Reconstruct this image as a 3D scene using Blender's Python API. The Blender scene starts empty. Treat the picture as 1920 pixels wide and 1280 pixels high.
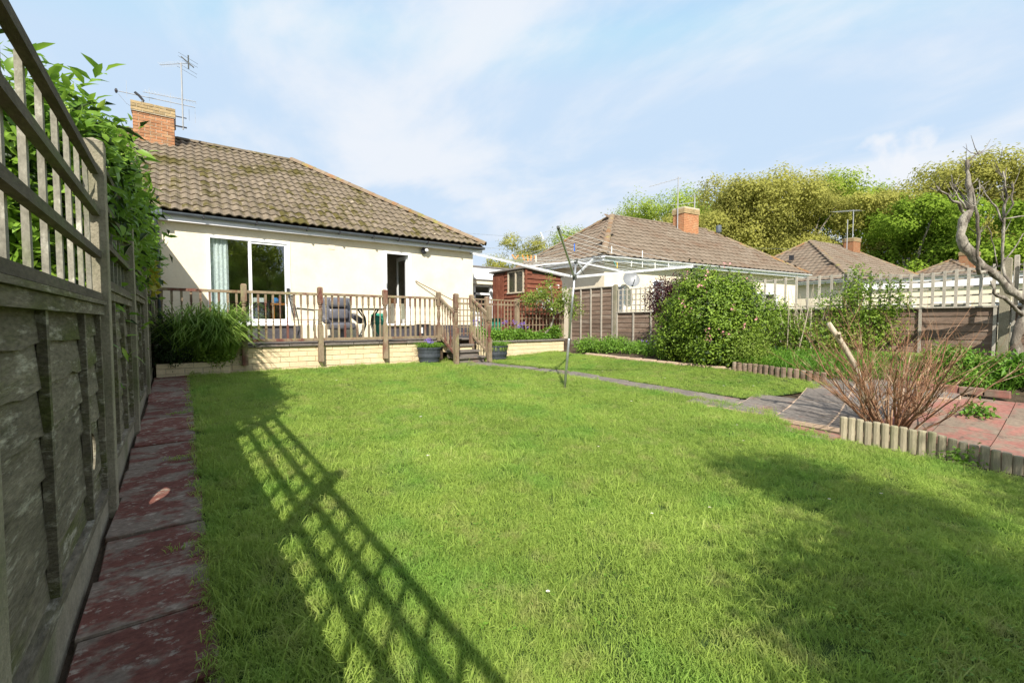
import bpy, bmesh, math, random
import numpy as np
from mathutils import Vector, Matrix, Euler
random.seed(7); rng = np.random.default_rng(7)
R = math.radians
sc = bpy.context.scene
COL = sc.collection

# ------------------------------------------------------------------ camera
cam_d = bpy.data.cameras.new('camera'); cam_d.lens = 16.0; cam_d.sensor_width = 36.0
cam_d.clip_start = 0.05; cam_d.clip_end = 2000
cam = bpy.data.objects.new('camera', cam_d); COL.objects.link(cam)
cam.location = (0, 0, 1.35)
cam.rotation_euler = (R(90 - 2.483), 0, R(-36))
sc.camera = cam

# ------------------------------------------------------------------ sun, sky
SUN_TRAVEL = Vector((0.613, 0.95, -1.0)).normalized()
SUN_EL = math.asin(-SUN_TRAVEL.z)
TO_SUN = -SUN_TRAVEL
SUN_AZ = math.atan2(TO_SUN.x, TO_SUN.y)          # clockwise from +Y
sd = bpy.data.lights.new('sun', 'SUN'); sd.energy = 5.0; sd.angle = R(0.6); sd.color = (1.0, 0.94, 0.84)
so = bpy.data.objects.new('sun', sd); COL.objects.link(so)
so.rotation_euler = SUN_TRAVEL.to_track_quat('-Z', 'Y').to_euler()
world = bpy.data.worlds.new('World'); sc.world = world; world.use_nodes = True
wt = world.node_tree; wt.nodes.clear()
def wn(t, **k):
    n = wt.nodes.new(t)
    for a, b in k.items(): setattr(n, a, b)
    return n
sky = wn('ShaderNodeTexSky', sky_type='NISHITA', sun_disc=False, sun_elevation=SUN_EL, sun_rotation=SUN_AZ)
sky.air_density = 1.0; sky.dust_density = 0.6; sky.ozone_density = 1.0
bg = wn('ShaderNodeBackground'); bg.inputs['Strength'].default_value = 0.15
tc = wn('ShaderNodeTexCoord')
sep = wn('ShaderNodeSeparateXYZ'); wt.links.new(tc.outputs['Generated'], sep.inputs[0])
# cloud layer: direction projected on a plane overhead
zc = wn('ShaderNodeMath', operation='MAXIMUM'); wt.links.new(sep.outputs['Z'], zc.inputs[0]); zc.inputs[1].default_value = 0.0
za = wn('ShaderNodeMath', operation='ADD'); wt.links.new(zc.outputs[0], za.inputs[0]); za.inputs[1].default_value = 0.22
dv = wn('ShaderNodeVectorMath', operation='DIVIDE'); wt.links.new(tc.outputs['Generated'], dv.inputs[0])
cz = wn('ShaderNodeCombineXYZ')
for i in range(3): wt.links.new(za.outputs[0], cz.inputs[i])
wt.links.new(cz.outputs[0], dv.inputs[1])
mp = wn('ShaderNodeMapping'); wt.links.new(dv.outputs[0], mp.inputs[0])
mp.inputs['Rotation'].default_value = (0, 0, R(35)); mp.inputs['Scale'].default_value = (1.0, 0.62, 1.0); mp.inputs['Location'].default_value = (9.7, 2.1, 0)
n1 = wn('ShaderNodeTexNoise'); n1.inputs['Scale'].default_value = 1.9; n1.inputs['Detail'].default_value = 8; n1.inputs['Roughness'].default_value = 0.56; n1.inputs['Distortion'].default_value = 0.25
wt.links.new(mp.outputs[0], n1.inputs['Vector'])
r1 = wn('ShaderNodeMapRange'); r1.interpolation_type = 'SMOOTHSTEP'
r1.inputs['From Min'].default_value = 0.38; r1.inputs['From Max'].default_value = 0.64
r1.inputs['To Min'].default_value = 0.08; r1.inputs['To Max'].default_value = 0.88
wt.links.new(n1.outputs['Fac'], r1.inputs['Value'])
# one small cumulus low over the wood
cd = wn('ShaderNodeVectorMath', operation='DOT_PRODUCT')
cv = Vector((0.9353, 0.2438, 0.2565)).normalized()
cd.inputs[1].default_value = cv
nrm = wn('ShaderNodeVectorMath', operation='NORMALIZE'); wt.links.new(tc.outputs['Generated'], nrm.inputs[0])
wt.links.new(nrm.outputs[0], cd.inputs[0])
n2 = wn('ShaderNodeTexNoise'); n2.inputs['Scale'].default_value = 14; n2.inputs['Detail'].default_value = 5
wt.links.new(nrm.outputs[0], n2.inputs['Vector'])
m2 = wn('ShaderNodeMath', operation='MULTIPLY_ADD'); wt.links.new(n2.outputs['Fac'], m2.inputs[0]); m2.inputs[1].default_value = 0.008
wt.links.new(cd.outputs['Value'], m2.inputs[2])
r2 = wn('ShaderNodeMapRange'); r2.interpolation_type = 'SMOOTHSTEP'
r2.inputs['From Min'].default_value = 1.0022; r2.inputs['From Max'].default_value = 1.0042
r2.inputs['To Max'].default_value = 1.0
wt.links.new(m2.outputs[0], r2.inputs['Value'])
# thin haze near the horizon
hz = wn('ShaderNodeMapRange'); hz.inputs['From Min'].default_value = 0.0; hz.inputs['From Max'].default_value = 0.35
hz.inputs['To Min'].default_value = 0.55; hz.inputs['To Max'].default_value = 0.0
wt.links.new(sep.outputs['Z'], hz.inputs['Value'])
mx = wn('ShaderNodeMath', operation='MAXIMUM'); wt.links.new(r1.outputs[0], mx.inputs[0]); wt.links.new(r2.outputs[0], mx.inputs[1])
mx2 = wn('ShaderNodeMath', operation='MAXIMUM'); wt.links.new(mx.outputs[0], mx2.inputs[0]); wt.links.new(hz.outputs[0], mx2.inputs[1])
mixc = wn('ShaderNodeMix', data_type='RGBA'); wt.links.new(mx2.outputs[0], mixc.inputs['Factor'])
gain = wn('ShaderNodeMix', data_type='RGBA', blend_type='MULTIPLY'); gain.inputs['Factor'].default_value = 1
wt.links.new(sky.outputs[0], gain.inputs['A']); gain.inputs['B'].default_value = (1.85, 1.78, 2.0, 1)
clampn = wn('ShaderNodeMix', data_type='RGBA', blend_type='DARKEN'); clampn.inputs['Factor'].default_value = 1
wt.links.new(gain.outputs['Result'], clampn.inputs['A']); clampn.inputs['B'].default_value = (2.50, 3.25, 4.15, 1)
wt.links.new(clampn.outputs['Result'], mixc.inputs['A']); mixc.inputs['B'].default_value = (3.85, 4.0, 4.25, 1)
wt.links.new(mixc.outputs['Result'], bg.inputs['Color'])
wo = wn('ShaderNodeOutputWorld'); wt.links.new(bg.outputs[0], wo.inputs[0])
sc.view_settings.view_transform = 'Standard'; sc.view_settings.look = 'None'
sc.view_settings.gamma = 1; sc.view_settings.use_curve_mapping = False
sc.view_settings.exposure = 0.62
sc.render.engine = 'CYCLES'

# ------------------------------------------------------------------ helpers
def sm(t): t = min(max(t, 0), 1); return t*t*(3-2*t)
def gz(x, y):                                   # height of the ground: rises to the house and to the right hand fence
    s = sm((x-6.3)/3.5); b = 0.055*max(min(y, 9.2), -12)
    return b + s*(0.62-b)

def mat(name, c1, c2, scale=6, c3=None, s3=1.5, t3=(0.5, 0.62), rough=0.85, bump=0.25, bs=None, st=(1, 1, 1), rnd=0.0,
        spec=0.3, metal=0.0, bd=0.01, fine=0.25, c4=None, s4=3.0, t4=(0.56, 0.64), trans=0.0):
    m = bpy.data.materials.new(name); m.use_nodes = True; t = m.node_tree; N = t.nodes; L = t.links
    bs_ = N['Principled BSDF']
    g = N.new('ShaderNodeNewGeometry'); mpn = N.new('ShaderNodeMapping'); L.new(g.outputs['Position'], mpn.inputs[0])
    mpn.inputs['Scale'].default_value = st
    oi = N.new('ShaderNodeObjectInfo')
    add = N.new('ShaderNodeVectorMath'); add.operation = 'ADD'; L.new(mpn.outputs[0], add.inputs[0])
    ml = N.new('ShaderNodeMath'); ml.operation = 'MULTIPLY'; L.new(oi.outputs['Random'], ml.inputs[0]); ml.inputs[1].default_value = 17.0 if rnd > 0 else 0.0
    L.new(ml.outputs[0], add.inputs[1])
    V = add.outputs[0]
    def noise(s, d=5, r=0.6):
        n = N.new('ShaderNodeTexNoise'); n.inputs['Scale'].default_value = s; n.inputs['Detail'].default_value = d
        n.inputs['Roughness'].default_value = r; L.new(V, n.inputs['Vector']); return n.outputs['Fac']
    def mr(v, a, b, c=0.0, d=1.0):
        n = N.new('ShaderNodeMapRange'); n.inputs['From Min'].default_value = a; n.inputs['From Max'].default_value = b
        n.inputs['To Min'].default_value = c; n.inputs['To Max'].default_value = d; L.new(v, n.inputs['Value']); return n.outputs[0]
    def mix(f, a, b, mode='MIX'):
        n = N.new('ShaderNodeMix'); n.data_type = 'RGBA'; n.blend_type = mode
        if isinstance(f, float): n.inputs['Factor'].default_value = f
        else: L.new(f, n.inputs['Factor'])
        for k, q in (('A', a), ('B', b)):
            if isinstance(q, tuple): n.inputs[k].default_value = (*q, 1)
            else: L.new(q, n.inputs[k])
        return n.outputs['Result']
    c = mix(mr(noise(scale), 0.3, 0.7), tuple(c1), tuple(c2))
    if c3: c = mix(mr(noise(s3, 6, 0.65), *t3), c, tuple(c3))
    if c4: c = mix(mr(noise(s4, 6, 0.7), *t4), c, tuple(c4))
    if fine > 0:
        f = mr(noise(scale*9, 3), 0.25, 0.75, 1-fine, 1+fine)
        vm = N.new('ShaderNodeVectorMath'); vm.operation = 'SCALE'; L.new(c, vm.inputs[0]); L.new(f, vm.inputs['Scale']); c = vm.outputs[0]
    if rnd > 0:
        f = mr(oi.outputs['Random'], 0, 1, 1-rnd, 1+rnd)
        vm = N.new('ShaderNodeVectorMath'); vm.operation = 'SCALE'; L.new(c, vm.inputs[0]); L.new(f, vm.inputs['Scale']); c = vm.outputs[0]
    L.new(c, bs_.inputs['Base Color'])
    bs_.inputs['Roughness'].default_value = rough; bs_.inputs['Metallic'].default_value = metal
    bs_.inputs['Specular IOR Level'].default_value = spec
    if bump > 0:
        b = N.new('ShaderNodeBump'); b.inputs['Strength'].default_value = bump; b.inputs['Distance'].default_value = bd
        L.new(noise(bs or scale*5, 6, 0.7), b.inputs['Height']); L.new(b.outputs[0], bs_.inputs['Normal'])
    if trans > 0:
        tr = N.new('ShaderNodeBsdfTranslucent'); L.new(c, tr.inputs['Color'])
        ms = N.new('ShaderNodeMixShader'); ms.inputs[0].default_value = trans
        out = N['Material Output']; L.new(bs_.outputs[0], ms.inputs[1]); L.new(tr.outputs[0], ms.inputs[2]); L.new(ms.outputs[0], out.inputs[0])
    return m

def leafmat(name, c1, c2, c3=None, scale=2.0, trans=0.4, rough=0.5, spec=0.35, attr=True):
    """leaf colour varies per leaf (stored random attribute) and slowly through space"""
    m = bpy.data.materials.new(name); m.use_nodes = True; t = m.node_tree; N = t.nodes; L = t.links
    p = N['Principled BSDF']; p.inputs['Roughness'].default_value = rough; p.inputs['Specular IOR Level'].default_value = spec
    a = N.new('ShaderNodeAttribute'); a.attribute_name = 'rnd'
    g = N.new('ShaderNodeNewGeometry'); n = N.new('ShaderNodeTexNoise'); n.inputs['Scale'].default_value = scale; n.inputs['Detail'].default_value = 3
    L.new(g.outputs['Position'], n.inputs['Vector'])
    ad = N.new('ShaderNodeMath'); ad.operation = 'MULTIPLY_ADD'; L.new(a.outputs['Fac'], ad.inputs[0]); ad.inputs[1].default_value = 0.55
    mr = N.new('ShaderNodeMapRange'); L.new(n.outputs['Fac'], mr.inputs['Value']); mr.inputs['From Min'].default_value = 0.3; mr.inputs['From Max'].default_value = 0.7
    mr.inputs['To Max'].default_value = 0.45; L.new(mr.outputs[0], ad.inputs[2])
    cr = N.new('ShaderNodeValToRGB'); cr.color_ramp.elements[0].color = (*c1, 1); cr.color_ramp.elements[1].color = (*c2, 1)
    if c3:
        e = cr.color_ramp.elements.new(0.85); e.color = (*c2, 1); cr.color_ramp.elements[2].color = (*c3, 1)
    L.new(ad.outputs[0], cr.inputs[0]); L.new(cr.outputs[0], p.inputs['Base Color'])
    tr = N.new('ShaderNodeBsdfTranslucent'); L.new(cr.outputs[0], tr.inputs['Color'])
    ms = N.new('ShaderNodeMixShader'); ms.inputs[0].default_value = trans
    L.new(p.outputs[0], ms.inputs[1]); L.new(tr.outputs[0], ms.inputs[2]); L.new(ms.outputs[0], N['Material Output'].inputs[0])
    return m

def glassmat(name, tint=(0.75, 0.8, 0.78), refl=0.35):
    m = bpy.data.materials.new(name); m.use_nodes = True; t = m.node_tree; N = t.nodes; L = t.links
    N.remove(N['Principled BSDF'])
    tr = N.new('ShaderNodeBsdfTransparent'); tr.inputs[0].default_value = (*tint, 1)
    gl = N.new('ShaderNodeBsdfGlossy'); gl.inputs['Roughness'].default_value = 0.01; gl.inputs[0].default_value = (0.9, 0.9, 0.9, 1)
    n = N.new('ShaderNodeTexNoise'); n.inputs['Scale'].default_value = 1.3
    b = N.new('ShaderNodeBump'); b.inputs['Strength'].default_value = 0.02; L.new(n.outputs['Fac'], b.inputs['Height']); L.new(b.outputs[0], gl.inputs['Normal'])
    f = N.new('ShaderNodeLayerWeight'); f.inputs[0].default_value = .5
    pw = N.new('ShaderNodeMath'); pw.operation = 'POWER'; L.new(f.outputs['Facing'], pw.inputs[0]); pw.inputs[1].default_value = 4
    ad = N.new('ShaderNodeMath'); ad.operation = 'MULTIPLY_ADD'; L.new(pw.outputs[0], ad.inputs[0]); ad.inputs[1].default_value = .7; ad.inputs[2].default_value = refl
    ms = N.new('ShaderNodeMixShader'); L.new(ad.outputs[0], ms.inputs[0]); L.new(tr.outputs[0], ms.inputs[1]); L.new(gl.outputs[0], ms.inputs[2])
    L.new(ms.outputs[0], N['Material Output'].inputs[0]); return m

WORLD = {}                                       # object name -> world position of its origin
def thing(name, label, cat, loc, group=None, kind=None):
    o = bpy.data.objects.new(name, None); COL.objects.link(o); o.location = loc; o.empty_display_size = 0.1
    WORLD[o.name] = Vector(loc)
    tag(o, label, cat, group, kind); return o
def tag(o, label=None, cat=None, group=None, kind=None):
    if label: o['label'] = label
    if cat: o['category'] = cat
    if group: o['group'] = group
    if kind: o['kind'] = kind
    return o
def put(name, me, parent=None, loc=(0, 0, 0), rot=None, scale=None, label=None, kind=None):
    o = bpy.data.objects.new(name, me); COL.objects.link(o)
    loc = Vector(loc); WORLD[o.name] = loc
    if parent: o.parent = parent; o.location = loc - WORLD[parent.name]
    else: o.location = loc
    if rot is not None: o.rotation_euler = rot
    if scale is not None: o.scale = scale
    if label: o['label'] = label
    if kind: o['kind'] = kind
    return o

class B:
    def __init__(s): s.v = []; s.f = []
    def poly(s, vs, fs):
        n = len(s.v); s.v += [tuple(p) for p in vs]; s.f += [tuple(i+n for i in f) for f in fs]; return s
    def hexa(s, p):                              # 8 points: bottom loop 0-3, top loop 4-7 (counter-clockwise from above)
        return s.poly(p, [(3, 2, 1, 0), (4, 5, 6, 7), (0, 1, 5, 4), (1, 2, 6, 5), (2, 3, 7, 6), (3, 0, 4, 7)])
    def box(s, a, b):
        x0, y0, z0 = [min(a[i], b[i]) for i in range(3)]; x1, y1, z1 = [max(a[i], b[i]) for i in range(3)]
        return s.hexa([(x0, y0, z0), (x1, y0, z0), (x1, y1, z0), (x0, y1, z0), (x0, y0, z1), (x1, y0, z1), (x1, y1, z1), (x0, y1, z1)])
    def bar(s, p, q, w, h, up=(0, 0, 1)):        # rectangular bar p->q, w sideways, h along up
        p = Vector(p); q = Vector(q); d = (q-p).normalized(); u = Vector(up); sd_ = d.cross(u)
        if sd_.length < 1e-4: sd_ = d.cross(Vector((1, 0, 0)))
        sd_.normalize(); u = sd_.cross(d); a = sd_*w/2; c = u*h/2
        return s.hexa([p-a-c, p+a-c, q+a-c, q-a-c, p-a+c, p+a+c, q+a+c, q-a+c])
    def tube(s, pts, rad, n=8, cap=True):
        pts = [Vector(p) for p in pts]; m = len(pts)
        rad = [rad]*m if isinstance(rad, (int, float)) else rad
        base = len(s.v); prev = None
        for i, p in enumerate(pts):
            d = (pts[min(i+1, m-1)]-pts[max(i-1, 0)]).normalized()
            if prev is None:
                a = d.orthogonal().normalized()
            else:
                a = prev - d*prev.dot(d)
                a = a.normalized() if a.length > 1e-5 else d.orthogonal().normalized()
            prev = a; b = d.cross(a)
            for k in range(n):
                t = 2*math.pi*k/n; s.v.append(tuple(p + (a*math.cos(t)+b*math.sin(t))*rad[i]))
        for i in range(m-1):
            for k in range(n):
                k2 = (k+1) % n; s.f.append((base+i*n+k, base+i*n+k2, base+(i+1)*n+k2, base+(i+1)*n+k))
        if cap:
            s.f.append(tuple(base+k for k in reversed(range(n)))); s.f.append(tuple(base+(m-1)*n+k for k in range(n)))
        return s
    def lathe(s, c, prof, n=10):                 # prof: (radius, height) pairs
        c = Vector(c); base = len(s.v); m = len(prof)
        for r_, z in prof:
            for k in range(n):
                t = 2*math.pi*(k+0.5)/n; s.v.append((c.x+r_*math.cos(t), c.y+r_*math.sin(t), c.z+z))
        for i in range(m-1):
            for k in range(n):
                k2 = (k+1) % n; s.f.append((base+i*n+k, base+i*n+k2, base+(i+1)*n+k2, base+(i+1)*n+k))
        s.f.append(tuple(base+k for k in reversed(range(n)))); s.f.append(tuple(base+(m-1)*n+k for k in range(n)))
        return s
    def xf(s, M):
        s.v = [tuple(M @ Vector(p)) for p in s.v]; return s
    def mesh(s, name, m, smooth=False, center=True):
        v = np.array(s.v, dtype=float); c = (v.min(0)+v.max(0))/2 if center else np.zeros(3)
        if center: c[2] = v[:, 2].min()
        me = bpy.data.meshes.new(name); me.from_pydata((v-c).tolist(), [], s.f)
        if m: me.materials.append(m)
        if smooth: me.polygons.foreach_set('use_smooth', [True]*len(me.polygons))
        me.update(); return me, c
    def build(s, name, m, parent=None, smooth=False, label=None, kind=None):
        me, c = s.mesh(name, m, smooth)
        return put(name, me, parent, c, label=label, kind=kind)

def bevel_mesh(me, w, seg=1):
    bm = bmesh.new(); bm.from_mesh(me); bmesh.ops.bevel(bm, geom=list(bm.edges), offset=w, segments=seg, affect='EDGES', profile=0.5)
    bm.to_mesh(me); bm.free(); return me
def boxmesh(name, sx, sy, sz, m, bev=0.004, jit=0.0, seed=0):
    b = B().box((-sx/2, -sy/2, -sz/2), (sx/2, sy/2, sz/2))
    me, _ = b.mesh(name, m, center=False)
    if bev: bevel_mesh(me, bev)
    if jit:
        r_ = random.Random(seed)
        for v in me.vertices: v.co += Vector((r_.uniform(-jit, jit), r_.uniform(-jit, jit), r_.uniform(-jit, jit)))
    return me

# ---- foliage -----------------------------------------------------------------
def unit(a): return a/np.maximum(np.linalg.norm(a, axis=1, keepdims=True), 1e-9)
def leaf_mesh(name, P, D, Nn, Ln, Wd, m, bend=0.25, seg=1):
    """P base points, D direction along leaf, Nn leaf normal, lengths, widths -> one mesh; each leaf folded along its midrib"""
    n = len(P); D = unit(D); S = unit(np.cross(D, Nn)); U = np.cross(S, D)
    Ln = np.asarray(Ln).reshape(-1, 1)*np.ones((n, 1)); Wd = np.asarray(Wd).reshape(-1, 1)*np.ones((n, 1))
    if seg == 1:
        V = np.stack([P, P+D*Ln*.45+S*Wd*.5+U*Wd*.18, P+D*Ln-U*Ln*bend, P+D*Ln*.45-S*Wd*.5+U*Wd*.18], 1).reshape(-1, 3)
        b = np.arange(n)[:, None]*4
        F = np.concatenate([b+np.array([[0, 1, 2]]), b+np.array([[0, 2, 3]])], 1).reshape(-1)
        nf = n*2; per = 4
    else:
        c1 = P+D*Ln*.33; c2 = P+D*Ln*.68-U*Ln*bend*.4; tp = P+D*Ln-U*Ln*bend
        V = np.stack([P, c1+S*Wd*.5+U*Wd*.15, c1, c1-S*Wd*.5+U*Wd*.15, c2+S*Wd*.4+U*Wd*.12, c2, c2-S*Wd*.4+U*Wd*.12, tp], 1).reshape(-1, 3)
        b = np.arange(n)[:, None]*8
        tri = [[0, 1, 2], [0, 2, 3], [1, 4, 5], [1, 5, 2], [2, 5, 6], [2, 6, 3], [4, 7, 5], [5, 7, 6]]
        F = np.concatenate([b+np.array([q]) for q in tri], 1).reshape(-1); nf = n*8; per = 8
    me = bpy.data.meshes.new(name)
    me.vertices.add(len(V)); me.vertices.foreach_set('co', V.astype(np.float32).ravel())
    me.loops.add(nf*3); me.loops.foreach_set('vertex_index', F.astype(np.int32))
    me.polygons.add(nf); me.polygons.foreach_set('loop_start', np.arange(nf, dtype=np.int32)*3)
    try: me.polygons.foreach_set('loop_total', np.full(nf, 3, dtype=np.int32))
    except Exception: pass
    me.update(calc_edges=True)
    a = me.attributes.new('rnd', 'FLOAT', 'POINT'); a.data.foreach_set('value', np.repeat(rng.random(n), per).astype(np.float32))
    me.materials.append(m); return me
def leaf_put(name, P, D, Nn, Ln, Wd, m, parent=None, bend=0.25, seg=1, kind=None, label=None):
    P = np.asarray(P); c = P.mean(0); c[2] = P[:, 2].min()
    return put(name, leaf_mesh(name, P-c, D, Nn, Ln, Wd, m, bend, seg), parent, c, kind=kind, label=label)
def blob_points(blobs, n, clump=14, cr=0.12, shell=0.55):
    """points in clusters over and through a set of ellipsoids (cx,cy,cz,rx,ry,rz); returns points and outward directions"""
    w = np.array([b[3]*b[4]+b[4]*b[5]+b[3]*b[5] for b in blobs]); w = w/w.sum()
    k = max(1, n//clump); bi = rng.choice(len(blobs), k, p=w); bb = np.array(blobs)[bi]
    d = unit(rng.normal(size=(k, 3))); rad = (shell + (1-shell)*rng.random((k, 1)))*(0.9+0.22*rng.random((k, 1)))
    C = bb[:, :3]+d*bb[:, 3:]*rad
    O = np.repeat(d, clump, 0); Pc = np.repeat(C, clump, 0)
    P = Pc+rng.normal(size=Pc.shape)*cr
    return P, unit(O+0.4*(P-Pc)/max(cr, 1e-6))
def foliage(name, blobs, n, L_, W_, m, parent=None, clump=14, cr=0.12, shell=0.5, droop=-0.15, bend=0.25, seg=1, kind=None, upn=0.9, face=0.0):
    P, O = blob_points(blobs, n, clump, cr, shell)
    D = unit(O*0.7+rng.normal(size=P.shape)*0.75+np.array([0, 0, droop]))
    Nn = unit(rng.normal(size=P.shape)*0.6+O*0.6+np.array([0, 0, upn]))
    if face > 0:
        Nn = unit(O*1.3+rng.normal(size=P.shape)*(1-face)+np.array([0, 0, .5])); D = rng.normal(size=P.shape); D = unit(D-Nn*(D*Nn).sum(1, keepdims=True))
    ln = L_*(0.6+0.8*rng.random(len(P))); wd = W_*(0.6+0.8*rng.random(len(P)))
    return leaf_put(name, P, D, Nn, ln, wd, m, parent, bend, seg, kind)
def blades(name, P, h, w, m, parent=None, lean=0.5, kind=None, up=1.0, out=None):
    """strap leaves, three segments, arching"""
    n = len(P); a = rng.random(n)*2*np.pi
    o = np.stack([np.cos(a), np.sin(a), np.zeros(n)], 1) if out is None else unit(out+0.35*rng.normal(size=(n, 3))*np.array([1, 1, 0]))
    h = h*(0.6+0.6*rng.random((n, 1))); ln = lean*(0.3+rng.random((n, 1))); Z = np.array([[0, 0, 1.0]])
    S = unit(np.cross(o, Z)+0.3*rng.normal(size=(n, 3)))*w*(0.6+0.6*rng.random((n, 1)))/2
    p1 = P+Z*h*.45+o*h*ln*.18; p2 = P+Z*h*.82*up+o*h*ln*.55; p3 = P+Z*h*(1-.45*ln)*up+o*h*ln*1.0
    V = np.stack([P-S*.7, P+S*.7, p1-S, p1+S, p2-S*.75, p2+S*.75, p3], 1)
    c = P.mean(0).copy(); c[2] = P[:, 2].min(); V = (V-c).reshape(-1, 3); b = np.arange(n)[:, None]*7
    F = np.concatenate([b+np.array([q]) for q in [[0, 1, 3], [0, 3, 2], [2, 3, 5], [2, 5, 4], [4, 5, 6]]], 1).reshape(-1)
    me = bpy.data.meshes.new(name); nf = n*5
    me.vertices.add(len(V)); me.vertices.foreach_set('co', V.astype(np.float32).ravel())
    me.loops.add(nf*3); me.loops.foreach_set('vertex_index', F.astype(np.int32))
    me.polygons.add(nf); me.polygons.foreach_set('loop_start', np.arange(nf, dtype=np.int32)*3)
    me.update(calc_edges=True)
    at = me.attributes.new('rnd', 'FLOAT', 'POINT'); at.data.foreach_set('value', np.repeat(rng.random(n), 7).astype(np.float32))
    me.materials.append(m)
    return put(name, me, parent, c, kind=kind)

# ------------------------------------------------------------------ materials
M = {}
M['soil'] = mat('soil', (.055, .038, .022), (.11, .08, .05), 9, rough=1, bump=.8, bd=.03)
M['turf'] = mat('turf', (.035, .065, .012), (.07, .115, .022), 14, c3=(.10, .10, .035), s3=2.2, t3=(.58, .75), rough=1, bump=.7, bd=.02)
M['render'] = mat('cream_render', (.77, .67, .50), (.82, .74, .58), 2.5, c3=(.70, .59, .43), s3=1.1, t3=(.55, .8), rough=.95, bump=.55, bs=55, bd=.008, fine=.05)
M['cream_paint'] = mat('cream_masonry_paint', (.62, .50, .31), (.72, .60, .39), 5, c3=(.42, .32, .18), s3=3, t3=(.6, .78), rough=.9, bump=.35, bs=40, rnd=.07, fine=.12)
M['pale_paint'] = mat('pale_wall_paint', (.72, .66, .52), (.8, .74, .6), 4, rough=.9, bump=.2, fine=.08)
M['white'] = mat('white_plastic', (.80, .81, .82), (.84, .85, .86), 3, rough=.35, bump=.02, fine=.03, spec=.5)
M['fascia'] = mat('white_fascia', (.78, .77, .8), (.84, .83, .85), 3, rough=.5, bump=.03, fine=.05)
M['gutter'] = mat('grey_gutter', (.07, .085, .10), (.12, .14, .165), 5, rough=.4, bump=.05, fine=.15, spec=.5)
M['dark_plinth'] = mat('black_painted_brick', (.045, .042, .05), (.085, .08, .09), 12, rough=.7, bump=.4, fine=.3)
M['tile'] = mat('mossy_concrete_tile', (.135, .106, .073), (.215, .173, .122), 7, c3=(.085, .070, .016), s3=1.0, t3=(.50, .60), c4=(.40, .34, .24), s4=5.5, t4=(.62, .70), rough=.95, bump=.6, bs=60, bd=.008, rnd=.16, fine=.3)
M['tile_far'] = mat('brown_concrete_tile', (.155, .120, .085), (.21, .165, .12), 3, c3=(.27, .22, .17), s3=2, t3=(.55, .75), c4=(.15, .095, .06), s4=.8, t4=(.5, .7), rough=.95, bump=.3, fine=.3)
M['ridge'] = mat('lichened_ridge_tile', (.17, .125, .085), (.25, .19, .13), 5, c3=(.24, .125, .055), s3=1.6, t3=(.5, .6), c4=(.22, .2, .06), s4=2.6, t4=(.55, .65), rough=.95, bump=.5, rnd=.15, fine=.25)
M['underlay'] = mat('roof_underlay_board', (.07, .055, .04), (.1, .08, .06), 8, rough=1, bump=.2)  # dark brown boarding below the roof tiles
M['brick'] = mat('weathered_red_brick', (.34, .145, .07), (.44, .22, .11), 12, c3=(.40, .27, .15), s3=4, t3=(.5, .7), rough=.95, bump=.5, rnd=.25, fine=.25)
M['brick_cap'] = mat('lichened_yellow_brick', (.34, .25, .13), (.42, .31, .17), 12, c3=(.22, .17, .08), s3=5, t3=(.5, .7), rough=.95, bump=.5, rnd=.2, fine=.25)
M['mortar'] = mat('mortar', (.48, .42, .31), (.56, .5, .38), 20, rough=1, bump=.4)
M['lead'] = mat('lead_flashing', (.42, .43, .46), (.62, .62, .64), 6, rough=.6, bump=.15, spec=.5)
M['fence'] = mat('weathered_fence_board', (.10, .088, .060), (.20, .175, .125), 6, c3=(.085, .095, .025), s3=2.3, t3=(.50, .66), c4=(.34, .32, .25), s4=13, t4=(.55, .66), st=(1, .3, 1.6), rough=.95, bump=1.0, bs=55, bd=.006, rnd=.16, fine=.45)
M['trellis'] = mat('weathered_trellis_batten', (.20, .19, .15), (.33, .31, .25), 9, c3=(.13, .15, .07), s3=4, t3=(.5, .7), c4=(.55, .53, .45), s4=9, t4=(.56, .68), st=(1, 1, .6), rough=.95, bump=.6, bs=40, bd=.004, rnd=.12, fine=.3)
M['rail_dark'] = mat('dark_trellis_rail', (.08, .068, .048), (.13, .112, .08), 8, c3=(.12, .14, .06), s3=3, t3=(.5, .7), st=(1, .3, 1), rough=.95, bump=.6, bs=40, rnd=.1, fine=.3)
M['concrete'] = mat('concrete_post', (.23, .205, .145), (.33, .295, .22), 8, c3=(.14, .145, .075), s3=2, t3=(.5, .7), rough=.95, bump=.6, bs=70, fine=.25, rnd=.06)
M['fence_r'] = mat('brown_fence_board', (.155, .105, .075), (.23, .165, .125), 6, c3=(.30, .25, .20), s3=3, t3=(.52, .7), st=(1, .25, 1.8), rough=.95, bump=.6, bs=30, rnd=.2, fine=.3)
M['batten_r'] = mat('grey_batten', (.34, .31, .26), (.46, .42, .35), 8, rough=.95, bump=.4, rnd=.12, fine=.25)
M['redpath'] = mat('red_painted_slab', (.125, .045, .032), (.175, .07, .052), 5, c3=(.19, .15, .115), s3=5, t3=(.47, .56), c4=(.30, .25, .20), s4=19, t4=(.56, .64), st=(.8, 1.1, 1), rough=.9, bump=.35, bs=50, rnd=.14, fine=.35)
M['redslab'] = mat('faded_red_slab', (.22, .095, .075), (.30, .14, .11), 3, c3=(.20, .155, .115), s3=3.4, t3=(.45, .58), c4=(.12, .09, .07), s4=7, t4=(.58, .68), rough=.9, bump=.3, rnd=.1, fine=.2)
M['slab'] = mat('grey_patio_slab', (.13, .112, .098), (.20, .175, .15), 3, c3=(.27, .15, .115), s3=2.5, t3=(.56, .72), c4=(.085, .08, .06), s4=5, t4=(.58, .7), rough=.9, bump=.35, bs=50, rnd=.15, fine=.3)
M['joint'] = mat('sandy_joint', (.40, .29, .20), (.5, .38, .28), 9, rough=1, bump=.3)
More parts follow.
